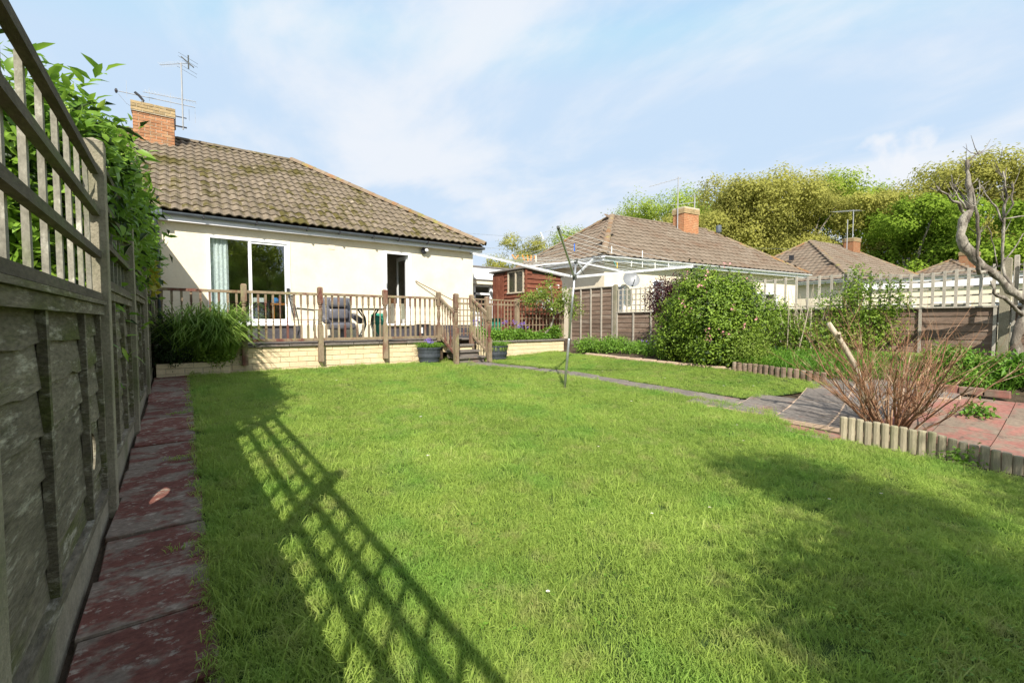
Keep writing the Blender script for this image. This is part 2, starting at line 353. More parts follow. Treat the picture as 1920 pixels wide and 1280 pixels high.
M['wood_rail'] = mat('faded_stained_rail', (.20, .15, .098), (.29, .225, .15), 8, c3=(.15, .06, .045), s3=3.2, t3=(.50, .62), c4=(.26, .25, .12), s4=6, t4=(.55, .68), st=(1, 1, .4), rough=.9, bump=.4, rnd=.12, fine=.25)
M['shed'] = mat('red_brown_shed_board', (.13, .040, .022), (.20, .068, .038), 6, c3=(.24, .10, .06), s3=3, t3=(.5, .7), st=(.3, .3, 1.5), rough=.85, bump=.3, rnd=.15, fine=.25)
M['log'] = mat('weathered_log_edging', (.30, .26, .175), (.40, .355, .25), 16, c3=(.20, .20, .11), s3=4, t3=(.52, .7), st=(1, 1, .15), rough=.9, bump=.6, bs=45, bd=.006, rnd=.12, fine=.2)
M['bark'] = mat('grey_bark', (.09, .075, .06), (.22, .19, .155), 9, c3=(.36, .33, .27), s3=7, t3=(.46, .6), st=(1, 1, .45), rough=1, bump=1, bs=25, bd=.02, fine=.3)
M['stub'] = mat('pale_cut_wood', (.42, .36, .27), (.58, .5, .38), 14, rough=.95, bump=.6, fine=.25)
M['twig'] = mat('red_brown_twig', (.20, .095, .05), (.32, .18, .10), 14, c3=(.48, .36, .24), s3=7, t3=(.52, .66), rough=.7, bump=.2, fine=.25)
M['metal'] = mat('brushed_metal', (.45, .46, .46), (.60, .61, .61), 9, rough=.35, bump=.05, metal=.8, fine=.1)
M['aerial'] = mat('grey_aerial_metal', (.30, .31, .32), (.40, .41, .42), 9, rough=.5, bump=0, fine=.1)
M['alu'] = mat('aluminium_tube', (.72, .73, .74), (.80, .81, .82), 9, rough=.4, bump=.03, metal=.35, fine=.06, spec=.5)
M['dark_metal'] = mat('dark_green_metal', (.045, .05, .045), (.075, .08, .07), 9, rough=.5, bump=.05, fine=.1)
M['line'] = mat('clothes_line', (.6, .62, .62), (.7, .72, .72), 9, rough=.6, bump=0)
M['black'] = mat('black_plastic', (.02, .02, .024), (.035, .035, .04), 9, rough=.5, bump=.05, spec=.4)
M['barrel'] = mat('dark_barrel_plastic', (.035, .042, .052), (.065, .075, .09), 7, c3=(.12, .12, .11), s3=4, t3=(.6, .8), rough=.65, bump=.3, fine=.2)
M['green_pl'] = mat('green_plastic', (.02, .22, .15), (.04, .30, .21), 6, rough=.5, bump=.05)
M['leather'] = mat('grey_leather', (.085, .085, .10), (.12, .12, .14), 6, rough=.35, bump=.2, spec=.6)
M['curtain'] = mat('pale_blue_curtain', (.82, .86, .87), (.88, .91, .92), 2, rough=.9, bump=.05)
M['room'] = mat('room_wall', (.34, .31, .26), (.40, .37, .31), 2, rough=.95, bump=.05)
M['orange'] = mat('orange_wood', (.50, .17, .03), (.60, .23, .05), 9, rough=.5, bump=.1)
M['blue'] = mat('blue_cloth', (.03, .22, .6), (.05, .3, .7), 9, rough=.8, bump=.1)
M['shaded_dish'] = mat('shaded_dish', (.20, .21, .22), (.26, .27, .28), 4, rough=.5, bump=.03, metal=.2)  # grey set darker: shade of the eaves put into the colour
M['glass'] = glassmat('window_glass', tint=(.9, .93, .92), refl=.14)
M['felt'] = mat('roof_felt', (.16, .15, .14), (.24, .22, .20), 9, rough=1, bump=.4)
M['petal_w'] = mat('white_petal', (.8, .78, .76), (.88, .86, .84), 9, rough=.7, bump=0, trans=.3)
M['petal_p'] = mat('pink_petal', (.72, .28, .30), (.80, .42, .42), 9, rough=.7, bump=0, trans=.3)
M['petal_v'] = mat('violet_petal', (.25, .16, .60), (.34, .24, .72), 9, rough=.7, bump=0, trans=.3)
M['yellow'] = mat('yellow_disc', (.8, .5, .04), (.85, .6, .06), 9, rough=.8, bump=0)
M['peg_white'] = mat('white_peg', (.75, .75, .68), (.8, .8, .74), 9, rough=.5, bump=0)
M['peg_orange'] = mat('orange_peg', (.8, .25, .03), (.85, .32, .05), 9, rough=.5, bump=0)
M['peg_yellow'] = mat('yellow_peg', (.85, .55, .04), (.9, .62, .06), 9, rough=.5, bump=0)
M['peg_green'] = mat('green_peg', (.03, .3, .22), (.05, .36, .27), 9, rough=.5, bump=0)
M['peg_blue'] = mat('blue_peg', (.04, .15, .6), (.06, .2, .7), 9, rough=.5, bump=0)

M['lf_hedge'] = leafmat('hedge_leaf', (.08, .19, .02), (.27, .44, .05), (.44, .56, .09), scale=1.5, trans=.42, rough=.4)
M['lf_yellow'] = leafmat('yellow_variegated_leaf', (.30, .32, .03), (.55, .48, .06), scale=2, trans=.4)
M['lf_strap'] = leafmat('strap_leaf', (.12, .23, .04), (.32, .46, .09), (.60, .52, .26), scale=3, trans=.35)
M['lf_shrub'] = leafmat('shrub_leaf', (.09, .17, .02), (.28, .41, .045), (.44, .53, .08), scale=2.5, trans=.38)
M['lf_red'] = leafmat('purple_leaf', (.035, .014, .018), (.10, .035, .035), (.16, .07, .05), scale=3, trans=.3)
M['lf_bright'] = leafmat('bright_border_leaf', (.09, .20, .02), (.24, .42, .05), (.34, .50, .08), scale=3, trans=.4)
M['lf_oak'] = leafmat('hazed_oak_spring_leaf', (.28, .285, .07), (.48, .47, .12), (.58, .56, .17), scale=.25, trans=.5, rough=.8, spec=.05)  # distance haze put into the leaf colour, lighter and bluer
M['lf_green'] = leafmat('fresh_green_leaf', (.24, .32, .05), (.42, .52, .09), (.52, .60, .12), scale=.2, trans=.5, rough=.8, spec=.05)
M['lf_deep'] = leafmat('deep_green_leaf', (.16, .26, .03), (.32, .45, .055), (.46, .56, .08), scale=.25, trans=.42, rough=.8, spec=.05)
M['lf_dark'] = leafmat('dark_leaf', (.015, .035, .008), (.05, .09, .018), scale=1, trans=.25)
M['lf_fern'] = leafmat('fern_leaf', (.08, .20, .02), (.20, .38, .04), scale=3, trans=.4)
M['lf_apple'] = leafmat('apple_leaf', (.14, .22, .03), (.28, .38, .06), (.38, .45, .1), scale=3, trans=.4)
def grassmat():
    m = leafmat('grass_blade', (.215, .325, .06), (.46, .595, .125), (.71, .72, .31), scale=.9, trans=.5, rough=.6, spec=.15)
    t = m.node_tree; N = t.nodes; L = t.links
    g = N.new('ShaderNodeNewGeometry'); n = N.new('ShaderNodeTexNoise'); n.inputs['Scale'].default_value = 4.5; n.inputs['Detail'].default_value = 4; n.inputs['Roughness'].default_value = .7
    L.new(g.outputs['Position'], n.inputs['Vector'])
    r_ = N.new('ShaderNodeMapRange'); L.new(n.outputs['Fac'], r_.inputs['Value']); r_.inputs['From Min'].default_value = .52; r_.inputs['From Max'].default_value = .72; r_.inputs['To Max'].default_value = .6
    n2_ = N.new('ShaderNodeTexNoise'); n2_.inputs['Scale'].default_value = 1.6; n2_.inputs['Detail'].default_value = 5; L.new(g.outputs['Position'], n2_.inputs['Vector'])
    r2_ = N.new('ShaderNodeMapRange'); L.new(n2_.outputs['Fac'], r2_.inputs['Value']); r2_.inputs['From Min'].default_value = .5; r2_.inputs['From Max'].default_value = .68; r2_.inputs['To Max'].default_value = .55
    cr = next(q for q in N if q.type == 'VALTORGB'); outs = [l.to_socket for l in cr.outputs[0].links]
    a = N.new('ShaderNodeMix'); a.data_type = 'RGBA'; L.new(r_.outputs[0], a.inputs['Factor']); L.new(cr.outputs[0], a.inputs['A']); a.inputs['B'].default_value = (.50, .46, .20, 1)
    b = N.new('ShaderNodeMix'); b.data_type = 'RGBA'; L.new(r2_.outputs[0], b.inputs['Factor']); L.new(a.outputs['Result'], b.inputs['A']); b.inputs['B'].default_value = (.20, .42, .07, 1)
    for s_ in outs: L.new(b.outputs['Result'], s_)
    return m
# ------------------------------------------------------------------ ground
def grid_mesh(name, xs, ys, zf, m):
    nx, ny = len(xs), len(ys)
    v = [(x, y, zf(x, y)) for y in ys for x in xs]
    f = [(j*nx+i, j*nx+i+1, (j+1)*nx+i+1, (j+1)*nx+i) for j in range(ny-1) for i in range(nx-1)]
    me = bpy.data.meshes.new(name); me.from_pydata(v, [], f); me.materials.append(m)
    me.polygons.foreach_set('use_smooth', [True]*len(f)); return me
gx = [-600, -200, -80, -30, -15]+list(np.arange(-8, 14.01, .5))+[16, 20, 30, 50, 80, 150, 300, 700]
gy = [-400, -120, -50, -25]+list(np.arange(-12, 14.01, .5))+[20, 35, 60, 100, 200, 400, 800]
tag(put('ground', grid_mesh('ground', gx, gy, lambda x, y: gz(x, y)-.03, M['soil'])), kind='structure')
far = grid_mesh('meadow', [14, 30, 60, 110, 300, 690], [-100, -40, -10, 2, 7, 30, 60, 120, 390], lambda x, y: gz(x, y)-.015, M['turf'])
tag(put('meadow', far), kind='structure')

# the two lawns
def path_x(y):                                   # left edge of the stepping path across the lawn
    pts = [(8.35, 4.95), (8.0, 5.06), (6.6, 5.75), (5.3, 5.98), (4.1, 6.15), (3.4, 6.25), (2.6, 6.30)]
    if y >= pts[0][0]: return pts[0][1]
    for (a, xa), (b, xb) in zip(pts, pts[1:]):
        if b <= y <= a: return xb+(xa-xb)*(y-b)/(a-b)
    return pts[-1][1]
def lawn_right(y):
    if y > 8.6: return 5.0+(8.9-y)*.1
    if y > 2.75: return path_x(y)-.02
    if y > 2.3: return 5.62+(y-2.3)/.45*.6
    return 5.60+.12*sm((1.6-y)/2)
def bed_x(y):                                    # right edge of the far lawn
    return 8.15-.25*sm((3.4-y)/1.0)-.12*sm((y-5)/2)
def strip_mesh(name, ys, l, r, nx, m, dz=0.0, bumpy=.012):
    v = []; f = []
    for j, y in enumerate(ys):
        a, b = l(y), r(y)
        for i in range(nx+1):
            x = a+(b-a)*i/nx
            v.append((x, y, gz(x, y)+dz+bumpy*math.sin(x*3.1+y*1.7)*math.sin(y*2.3-x)))
    for j in range(len(ys)-1):
        for i in range(nx):
            q = j*(nx+1)+i; f.append((q, q+1, q+nx+2, q+nx+1))
    me = bpy.data.meshes.new(name); me.from_pydata(v, [], f); me.materials.append(m); return me
lawn_me = strip_mesh('lawn', list(np.arange(-4, 8.91, .15)), lambda y: .085, lawn_right, 40, M['turf'])
tag(put('lawn', lawn_me), kind='structure')
lawn2_me = strip_mesh('far_lawn', list(np.arange(2.72, 9.16, .12)), lambda y: (max(path_x(y)+.46, 6.62+(3.45-y)/.55) if y < 3.5 else path_x(y)+.46) if y < 8.5 else 5.6, lambda y: bed_x(y), 18, M['turf'])
tag(put('far_lawn', lawn2_me), kind='structure')
strip3 = strip_mesh('neighbour_lawn', list(np.arange(-3, 9.1, .5)), lambda y: 10.75, lambda y: 19, 10, M['turf'], dz=.02)
tag(put('neighbour_lawn', strip3), kind='structure')

# grass blades instanced over the lawns
gm = grassmat()
def clump(name, n, rad, h, w, seed, lean):
    r_ = np.random.default_rng(seed)
    a = r_.random(n)*2*np.pi; q = rad*np.sqrt(r_.random(n))
    P = np.stack([q*np.cos(a), q*np.sin(a), np.zeros(n)], 1)
    o = blades(name, P, h, w, gm, lean=lean)
    COL.objects.unlink(o); WORLD.pop(o.name, None); o.location = (0, 0, 0); return o
def coll(name, obs):
    c = bpy.data.collections.new(name)
    for o in obs: c.objects.link(o)
    return c
near_c = coll('near_tufts', [clump('tuft', 66, .08, .042, .0034, 10+i, 1.2) for i in range(6)])
long_c = coll('long_tufts', [clump('long_tuft', 16, .06, .105, .0048, 40+i, .8) for i in range(5)])
def scatter(name, me, c, smin, smax, seed, tilt=.25):
    """me carries a 'dens' point attribute; instances only"""
    ng = bpy.data.node_groups.new(name, 'GeometryNodeTree')
    ng.interface.new_socket(name='Geometry', in_out='INPUT', socket_type='NodeSocketGeometry')
    ng.interface.new_socket(name='Geometry', in_out='OUTPUT', socket_type='NodeSocketGeometry')
    N = ng.nodes; L = ng.links
    gi = N.new('NodeGroupInput'); go = N.new('NodeGroupOutput')
    na = N.new('GeometryNodeInputNamedAttribute'); na.data_type = 'FLOAT'; na.inputs['Name'].default_value = 'dens'
    dp = N.new('GeometryNodeDistributePointsOnFaces'); dp.distribute_method = 'RANDOM'
    L.new(gi.outputs[0], dp.inputs['Mesh']); L.new(na.outputs['Attribute'], dp.inputs['Density']); dp.inputs['Seed'].default_value = seed
    ci = N.new('GeometryNodeCollectionInfo'); ci.inputs['Collection'].default_value = c
    ci.inputs['Separate Children'].default_value = True; ci.inputs['Reset Children'].default_value = True
    ip = N.new('GeometryNodeInstanceOnPoints'); L.new(dp.outputs['Points'], ip.inputs['Points']); L.new(ci.outputs[0], ip.inputs['Instance'])
    ip.inputs['Pick Instance'].default_value = True
    rv = N.new('FunctionNodeRandomValue'); rv.data_type = 'FLOAT_VECTOR'
    rv.inputs[0].default_value = (-tilt, -tilt, 0); rv.inputs[1].default_value = (tilt, tilt, 6.28)
    L.new(rv.outputs[0], ip.inputs['Rotation'])
    rs = N.new('FunctionNodeRandomValue'); rs.data_type = 'FLOAT'
    rs.inputs[2].default_value = smin; rs.inputs[3].default_value = smax; L.new(rs.outputs[1], ip.inputs['Scale'])
    L.new(ip.outputs[0], go.inputs[0])
    o = put(name, me); md = o.modifiers.new('scatter', 'NODES'); md.node_group = ng
    return tag(o, kind='stuff')
def with_density(src, name, fn):
    me = src.copy(); me.name = name
    a = me.attributes.new('dens', 'FLOAT', 'POINT')
    co = np.empty(len(me.vertices)*3, np.float32); me.vertices.foreach_get('co', co); co = co.reshape(-1, 3)
    a.data.foreach_set('value', np.array([fn(x, y) for x, y, z in co], np.float32)); return me
def d_short(x, y):
    if y < -.8: return 15
    d = math.hypot(x, y)
    p = math.sin(x*3.3+1.1*math.sin(y*2.7))*math.sin(y*3.1+1.4*math.sin(x*1.9))
    return max(170, 520-45*d)*(.5 if p > .82 else 1)
def d_long(x, y):
    if y < -.3: return 2
    patch = .5+.5*math.sin(x*2.1+1.3*math.sin(y*1.7))*math.sin(y*1.9+.8*math.sin(x*2.6))
    edge = 1 if x > .9 else (1+2.2*(1-(x-.08)/.82))
    return (22+95*patch**2)*edge*(1.0 if y < 4.5 else .45)
tag(scatter('grass', with_density(lawn_me, 'grass', d_short), near_c, .65, 1.15, 1), 'short green lawn grass in front of the terrace wall', 'grass')
tag(scatter('long_grass', with_density(lawn_me, 'long_grass', d_long), long_c, .45, 1.1, 2, .5), 'longer uneven grass tufts standing in the near lawn', 'grass')
tag(scatter('grass', with_density(lawn2_me, 'far_grass', lambda x, y: 210), near_c, .65, 1.1, 3), 'short grass of the lawn beyond the slab path', 'grass')
tag(scatter('grass', with_density(strip3, 'neighbour_grass', lambda x, y: 60), near_c, .9, 1.6, 4), "grass of the neighbour's lawn behind the right fence", 'grass')

# clover and weeds low in the turf
n = 2600
P = np.stack([.15+5.3*rng.random(n), .2+5.5*rng.random(n)**1.3, np.zeros(n)], 1)
keep = np.array([math.sin(p[0]*2.7+1)*math.sin(p[1]*2.2+.5*p[0]) > .25 for p in P]); P = P[keep]
P[:, 2] = [gz(x, y)+.02+.015*random.random() for x, y, _ in P]
P = np.repeat(P, 3, 0); a_ = rng.random(len(P))*6.28
D = np.stack([np.cos(a_), np.sin(a_), .25+0*a_], 1)
tag(leaf_put('clover', P+D*.003, D, np.tile([0, 0, 1.], (len(P), 1)), .016*(.7+.6*rng.random(len(P))), .015, M['lf_bright'], bend=.1, kind='stuff'), 'small clover leaves low in the near lawn', 'clover')

# daisies
dz_b = B().lathe((0, 0, 0), [(.001, 0), (.001, .06)], 4)
daisy_spots = [(1.30, 1.52), (2.35, 1.75), (2.75, 1.60), (1.62, 3.42), (3.05, 2.86), (2.1, 4.6), (4.45, 2.25), (4.05, 1.05), (3.05, 5.7), (1.9, 7.2), (3.4, 7.6), (5.0, 2.6), (3.6, 1.22), (7.05, 3.9), (6.9, 4.9), (6.6, 6.1), (7.3, 3.55), (4.9, 4.0)]
where = ['near the bottom edge of the lawn left of the shade', 'at the left edge of the tree shade near the bottom', 'deep in the tree shade near the bottom', 'in the sunny middle of the lawn', 'in the lawn centre towards the log edging', 'in the lawn middle towards the terrace', 'in the sun right of the tree shade', 'in the shade at the lower right', 'in the lawn left of the airer foot', 'in the far lawn before the terrace wall', 'by the terrace wall near the barrel planter', 'just in front of the patio corner', 'in the shade towards the lower right corner', 'on the far lawn nearest the patio', 'on the far lawn before the big shrub', 'on the far lawn beside the slab path', 'on the far lawn close to the log border', 'in open lawn between airer and patio']
for (x, y), wh in zip(daisy_spots, where):
    z = gz(x, y); s_ = 1.0 if y < 3 else 1.5
    t = thing('daisy', 'small white daisy ' + wh, 'daisy', (x, y, z), 'daisies in the lawn')
    B().tube([(x, y, z), (x+.004, y, z+.055)], .0012, 4).build('stem', gm, t)
    k = 14; a_ = np.arange(k)/k*6.28; P = np.tile([x+.004, y, z+.056], (k, 1)).astype(float)
    D = np.stack([np.cos(a_), np.sin(a_), .25+0*a_], 1)
    leaf_put('petals', P, D, np.tile([0, 0, 1.], (k, 1)), .011*s_, .005*s_, M['petal_w'], t, bend=0)
    B().lathe((x+.004, y, z+.055), [(.003*s_, 0), (.0035*s_, .002), (.001, .004)], 7).build('centre', M['yellow'], t)

# ------------------------------------------------------------------ left path
path = thing('path', 'narrow path of flaking red painted slabs along the left fence', 'path', (-.13, 3.5, gz(0, 3.5)), kind='structure')
del path['category']
B().hexa([(-.36, -3, -.20), (.075, -3, -.20), (.075, 8.85, .44), (-.36, 8.85, .44), (-.36, -3, -.185), (.075, -3, -.185), (.075, 8.85, .463), (-.36, 8.85, .463)]).build('bedding', M['soil'], path)
y = -2.9; k = 0; r_ = random.Random(3)
slope = math.atan(.055)
while y < 8.75:
    ln = r_.choice([.58, .46, .60, .44]); ln = min(ln, 8.84-y)
    if ln < .1: break
    me = boxmesh('slab', .435, ln-.012, .05, M['redpath'], .006, .003, k)
    yc = y+ln/2
    put('slab', me, path, (-.135+r_.uniform(-.008, .008), yc, .055*yc-.012+r_.uniform(-.005, .006)), (slope+r_.uniform(-.012, .012), r_.uniform(-.012, .012), r_.uniform(-.035, .035)))
    y += ln; k += 1
# grass in the slab joints
P = []
for yy, xx in [(4.45, .0), (4.5, -.02), (2.9, .02), (6.1, -.05), (6.15, .02)]:
    for _ in range(40): P.append((xx+r_.uniform(-.12, .08), yy+r_.uniform(-.03, .03), gz(0, yy)+.01))
tag(blades('weed', np.array(P), .03, .004, gm, lean=1, kind='stuff'), 'small weeds growing in the red path joints', 'weed')

# ------------------------------------------------------------------ left fence
FX = -.40
LF = thing('garden_fence', 'grey green weathered board fence with trellis top and concrete posts along the left edge', 'fence', (FX, 4, .1))
RF = thing('garden_fence', 'brown board fence with grey trellis tops and concrete posts along the right boundary', 'fence', (10.6, 5, .5))
def waney(y0, y1, z0, z1, xo, seed, hole=None):
    """one waney-edged board, wedge section, bottom edge irregular; optional knot hole"""
    r_ = random.Random(seed); n = 18; b = B()
    zb = [z0+.006*math.sin(i*.7+seed)+r_.uniform(-.007, .007) for i in range(n+1)]
    ys = [y0+(y1-y0)*i/n for i in range(n+1)]
    fx = lambda z, i: FX-.012+xo*(1-(z-z0)/(z1-z0))
    if hole is None:
        fr = []; bk = []
        for i, yy in enumerate(ys):
            fr += [(fx(zb[i], i), yy, zb[i]), (fx(z1, i), yy, z1)]
            bk += [(fx(zb[i], i)-.010, yy, zb[i]), (fx(z1, i)-.006, yy, z1)]
        v = fr+bk; m = len(fr); f = []
        for i in range(n):
            a = 2*i; f += [(a, a+2, a+3, a+1), (m+a+1, m+a+3, m+a+2, m+a), (a, m+a, m+a+2, a+2), (a+1, a+3, m+a+3, m+a+1)]
        f += [(0, 1, m+1, m), (2*n, m+2*n, m+2*n+1, 2*n+1)]
        return b.poly(v, f)
    hy, hz, ry, rz = hole; k = 24
    out = []; inn = []
    for j in range(k):
        t = 2*math.pi*j/k; c, s = math.cos(t), math.sin(t)
        w_ = 1+.12*math.sin(3*t+1)
        inn.append((hy+ry*c*w_, hz+rz*s*w_))
        q = min(((y1-hy) if c > 0 else (hy-y0))/max(abs(c), 1e-6), ((z1-hz) if s > 0 else (hz-z0))/max(abs(s), 1e-6))
        out.append((hy+c*q, hz+s*q))
    cor = [(y1, z1), (y0, z1), (y0, z0), (y1, z0)]
    v = []
    for lst, dx in ((out, 0), (inn, 0), (out, -.009), (inn, -.009)):
        v += [(fx(z_, 0)+dx, y_, z_) for y_, z_ in lst]
    f = []
    for j in range(k):
        j2 = (j+1) % k
        f += [(j, j2, k+j2, k+j), (2*k+j2, 2*k+j, 3*k+j, 3*k+j2), (k+j, k+j2, 3*k+j2, 3*k+j), (j2, j, 2*k+j, 2*k+j2)]
    b.poly(v, f)
    for ci, (y_, z_) in enumerate(cor):           # fill the four corners
        js = sorted(range(k), key=lambda j: math.hypot(out[j][0]-y_, out[j][1]-z_))
        a = [j for j in range(k) if abs(out[j][0]-y_) < 1e-6][:]; c_ = [j for j in range(k) if abs(out[j][1]-z_) < 1e-6]
        if a and c_:
            ja = min(a, key=lambda j: abs(out[j][1]-z_)); jc = min(c_, key=lambda j: abs(out[j][0]-y_))
            p = [(y_, z_), out[ja], out[jc]]
            b.poly([(fx(q[1], 0), q[0], q[1]) for q in p], [(0, 1, 2)])
    return b
def fence_bay(y0, y1, dz, label, first=False, trellis=True):
    zg = .36+dz; zt = 1.44+dz
    t = B().box((FX-.045, y0, zt+.007), (FX+.05, y1, zt+.028)).build('fence_panel', M['fence'], LF)
    B().box((FX-.03, y0, zg-.42), (FX+.02, y1, zg-.035)).build('gravel_board', M['concrete'], t)
    B().box((FX-.02, y0, zg-.034), (FX+.032, y1, zg+.012)).build('bottom_rail', M['fence'], t)
    nb = 7; h = (zt-zg)/nb
    for i in range(nb):
        z0 = zg+h*i-.012; z1 = zg+h*(i+1)+.018
        if first and i in (1, 2):
            if i == 1: z1 = zg+h*(3)+.018
            else: continue
            waney(y0, y1, z0, z1, .016, i+10, hole=(3.30, z0+.16, .095, .10)).build('board', M['fence'], t); continue
        waney(y0, y1, z0, z1, .016, int(y0*10)+i).build('board', M['fence'], t)
    bt = [2.24, 3.02] if first else [y0+(y1-y0)*q for q in (.33, .66)]
    for q in [y0+.045]+bt+[y1-.05]:
        B().hexa([(FX-.004, q-.016, zg-.0), (FX+.028, q-.016, zg), (FX+.028, q+.016, zg), (FX-.004, q+.016, zg),
                  (FX-.004, q-.019, zt-.03), (FX+.022, q-.019, zt-.03), (FX+.022, q+.019, zt-.03), (FX-.004, q+.019, zt-.03)]).build('batten', M['fence'], t)
    B().box((FX-.03, y0, zt-.05), (FX+.036, y1, zt+.005)).build('top_rail', M['fence'], t)
    if not trellis: return t
    zz = [zt+.055, zt+.30, zt+.545, zt+.785]
    tt = B().box((FX-.002, y0, zz[0]-.02), (FX+.034, y1, zz[0]+.02)).build('trellis', M['rail_dark'], LF)
    for i, z in enumerate(zz):
        if i == 0: continue
        B().box((FX-.002, y0, z-.02), (FX+.034, y1, z+.02) if i else (FX+.034, y1, z+.03)).build('rail', M['rail_dark'], tt)
    yy = ([1.69, 1.95, 2.22, 2.48, 2.74, 2.99, 3.25, 3.51] if first else list(np.arange(y0+.1, y1-.03, .26)))
    for q in yy:
        B().box((FX-.024, q-.016, zz[0]-.02), (FX-.004, q+.016, zz[-1]+.02)).build('upright', M['trellis'], tt)
    return t
def cpost(x, y, z0, z1, label, grp, wx=.10, wy=.10, m='concrete'):
    h = z1-z0; a, b_ = wx/2, wy/2
    me, c = B().hexa([(x-a, y-b_, z0), (x+a, y-b_, z0), (x+a, y+b_, z0), (x-a, y+b_, z0), (x-a*.97, y-b_, z1-.02), (x+a*.97, y-b_, z1-.02), (x+a*.97, y+b_, z1-.02), (x-a*.97, y+b_, z1-.02)]).poly(
        [(x-a, y-b_, z1-.02), (x+a, y-b_, z1-.02), (x+a, y+b_, z1-.02), (x-a, y+b_, z1-.02), (x, y-b_*.8, z1), (x, y+b_*.8, z1)], [(0, 1, 4), (1, 2, 5, 4), (2, 3, 5), (3, 0, 4, 5)]).mesh('fence_post', M[m])
    bevel_mesh(me, .004)
    return put('fence_post', me, LF if x < 0 else RF, c)
gl = 'concrete posts of the left fence'
cpost(-.39, 3.65, .05, 2.42, 'nearest concrete post of the left fence, sun on its upper half', gl)
cpost(-.39, 5.56, .15, 2.50, 'second concrete post of the left fence from the viewer, shaded by leaves', gl)
cpost(-.39, 7.46, .25, 2.56, 'third concrete post of the left fence, beside the brick planter end', gl)
cpost(-.39, 9.36, .35, 2.55, 'farthest concrete post of the left fence, by the house drainpipe', gl)
cpost(-.39, 1.47, -.1, 2.36, 'concrete post of the left fence just outside the left picture edge', gl)
fence_bay(1.53, 3.59, 0, 'nearest waney board fence panel with a knot hole, left edge', True)
fence_bay(-1.6, 1.41, -.1, 'waney board fence panel beside the camera, outside the left edge')
fence_bay(-3.6, -1.72, -.2, 'waney board fence panel behind the camera')
cpost(-.39, -1.66, -.2, 2.2, 'concrete post of the left fence behind the camera', gl)
fence_bay(3.71, 5.50, .10, 'second waney board fence panel between two concrete posts')
fence_bay(5.62, 7.40, .18, 'third waney board fence panel, half hidden under overhanging leaves')
fence_bay(7.52, 9.30, .27, 'fourth waney board fence panel, beside the planter bush')
fence_bay(9.42, 11.2, .35, 'last waney board fence panel, next to the house corner')
# ------------------------------------------------------------------ roof tiles
def tile_mesh(name, w, l, amp, th, m, seg=6):
    """interlocking pantile; local x across, y up the slope, z normal; origin at lower left corner"""
    b = B(); top = []
    for yy, zo in ((0, th), (l, 0.0)):
        for i in range(seg+1):
            u = i/seg; top.append((u*w*1.02, yy, zo+amp*(.5-.5*math.cos(2*math.pi*(u+.12)))))
    lip = [(p[0], .004, p[2]-th*1.05) for p in top[:seg+1]]
    v = top+lip; f = []; s = seg+1
    for i in range(seg):
        f += [(i, i+1, s+i+1, s+i), (2*s+i, 2*s+i+1, i+1, i)]
    f += [(0, s, 2*s), (seg, 2*s+seg, s+seg)]
    b.poly(v, f); me, _ = b.mesh(name, m, center=False); return me
def tile_slots(P0, Rv, Uv, base, slope, insL, insR, w, g, mL=0.0, mR=0.0):
    """matrices for tiles laid on a face: P0 lower left, Rv/Uv unit vectors, base width, slope length, insets per metre of slope"""
    Rv = Vector(Rv).normalized(); Uv = Vector(Uv).normalized(); Nv = Rv.cross(Uv); out = []
    nr = int(round(slope/g)); gg = slope/nr
    for j in range(nr):
        s = j*gg; x0 = insL*(s+gg*.3)-mL; x1 = base-insR*(s+gg*.3)+mR
        k0 = math.floor(x0/w+.1); k1 = math.floor(x1/w-.05)
        for k in range(k0, k1+1):
            p = Vector(P0)+Rv*(k*w)+Uv*s
            out.append(Matrix.Translation(p) @ Matrix((Rv, Uv, Nv)).transposed().to_4x4())
    return out
def join_tiles(name, me, mats, m, parent, jit=.004):
    v0 = np.array([v.co for v in me.vertices]); f0 = [tuple(p.vertices) for p in me.polygons]
    V = []; F = []
    for i, T in enumerate(mats):
        a = np.array(T); off = a[:3, 2]*random.uniform(0, jit)
        V.append(v0 @ a[:3, :3].T + a[:3, 3]+off); F += [tuple(q+i*len(v0) for q in f) for f in f0]
    V = np.concatenate(V); c = (V.min(0)+V.max(0))/2; c[2] = V[:, 2].min()
    m2 = bpy.data.meshes.new(name); m2.from_pydata((V-c).tolist(), [], F); m2.materials.append(m)
    return put(name, m2, parent, c, kind='stuff')
def cap_run(name, p, q, m, parent, rad=.115, ln=.42, up=.02, joined=False):
    """half round ridge or hip tiles from p to q"""
    p = Vector(p); q = Vector(q); d = (q-p); L_ = d.length; d.normalize(); n = max(1, int(round(L_/ln))); l = L_/n
    side = d.cross(Vector((0, 0, 1))).normalized(); u = side.cross(d)
    J = B()
    for i in range(n):
        b = B(); v = []
        for e, (s, rr) in enumerate(((0, rad), (l*1.03, rad*.93))):
            for r2 in (rr, rr-.018):
                for k in range(7):
                    t = math.pi*k/6; v.append(p+d*(i*l+s)+side*math.cos(t)*r2+u*(math.sin(t)*r2*.8-rad*.35+up))
        f = []
        for k in range(6):
            f += [(k, k+1, 15+k, 14+k), (7+k+1, 7+k, 21+k, 22+k), (k+1, k, 7+k, 8+k), (14+k, 15+k, 22+k, 21+k)]
        if joined: J.poly(v, f)
        else: b.poly(v, f).build(name, m, parent, smooth=False)
    if joined: return J.build(name+'s', m, parent, kind='stuff')

def yagi(parent, name, p, q, n, el, m, updir=(0, 0, 1), dr=.006):
    p = Vector(p); q = Vector(q); d = (q-p).normalized(); u = Vector(updir).normalized()
    b = B().tube([p, q], dr, 5)
    for i in range(n):
        c = p.lerp(q, (i+.5)/n); h = el*(.8+.2*i/n)/2
        b.tube([c-u*h, c+u*h], dr*.45, 4)
    return b.build(name, m, parent)

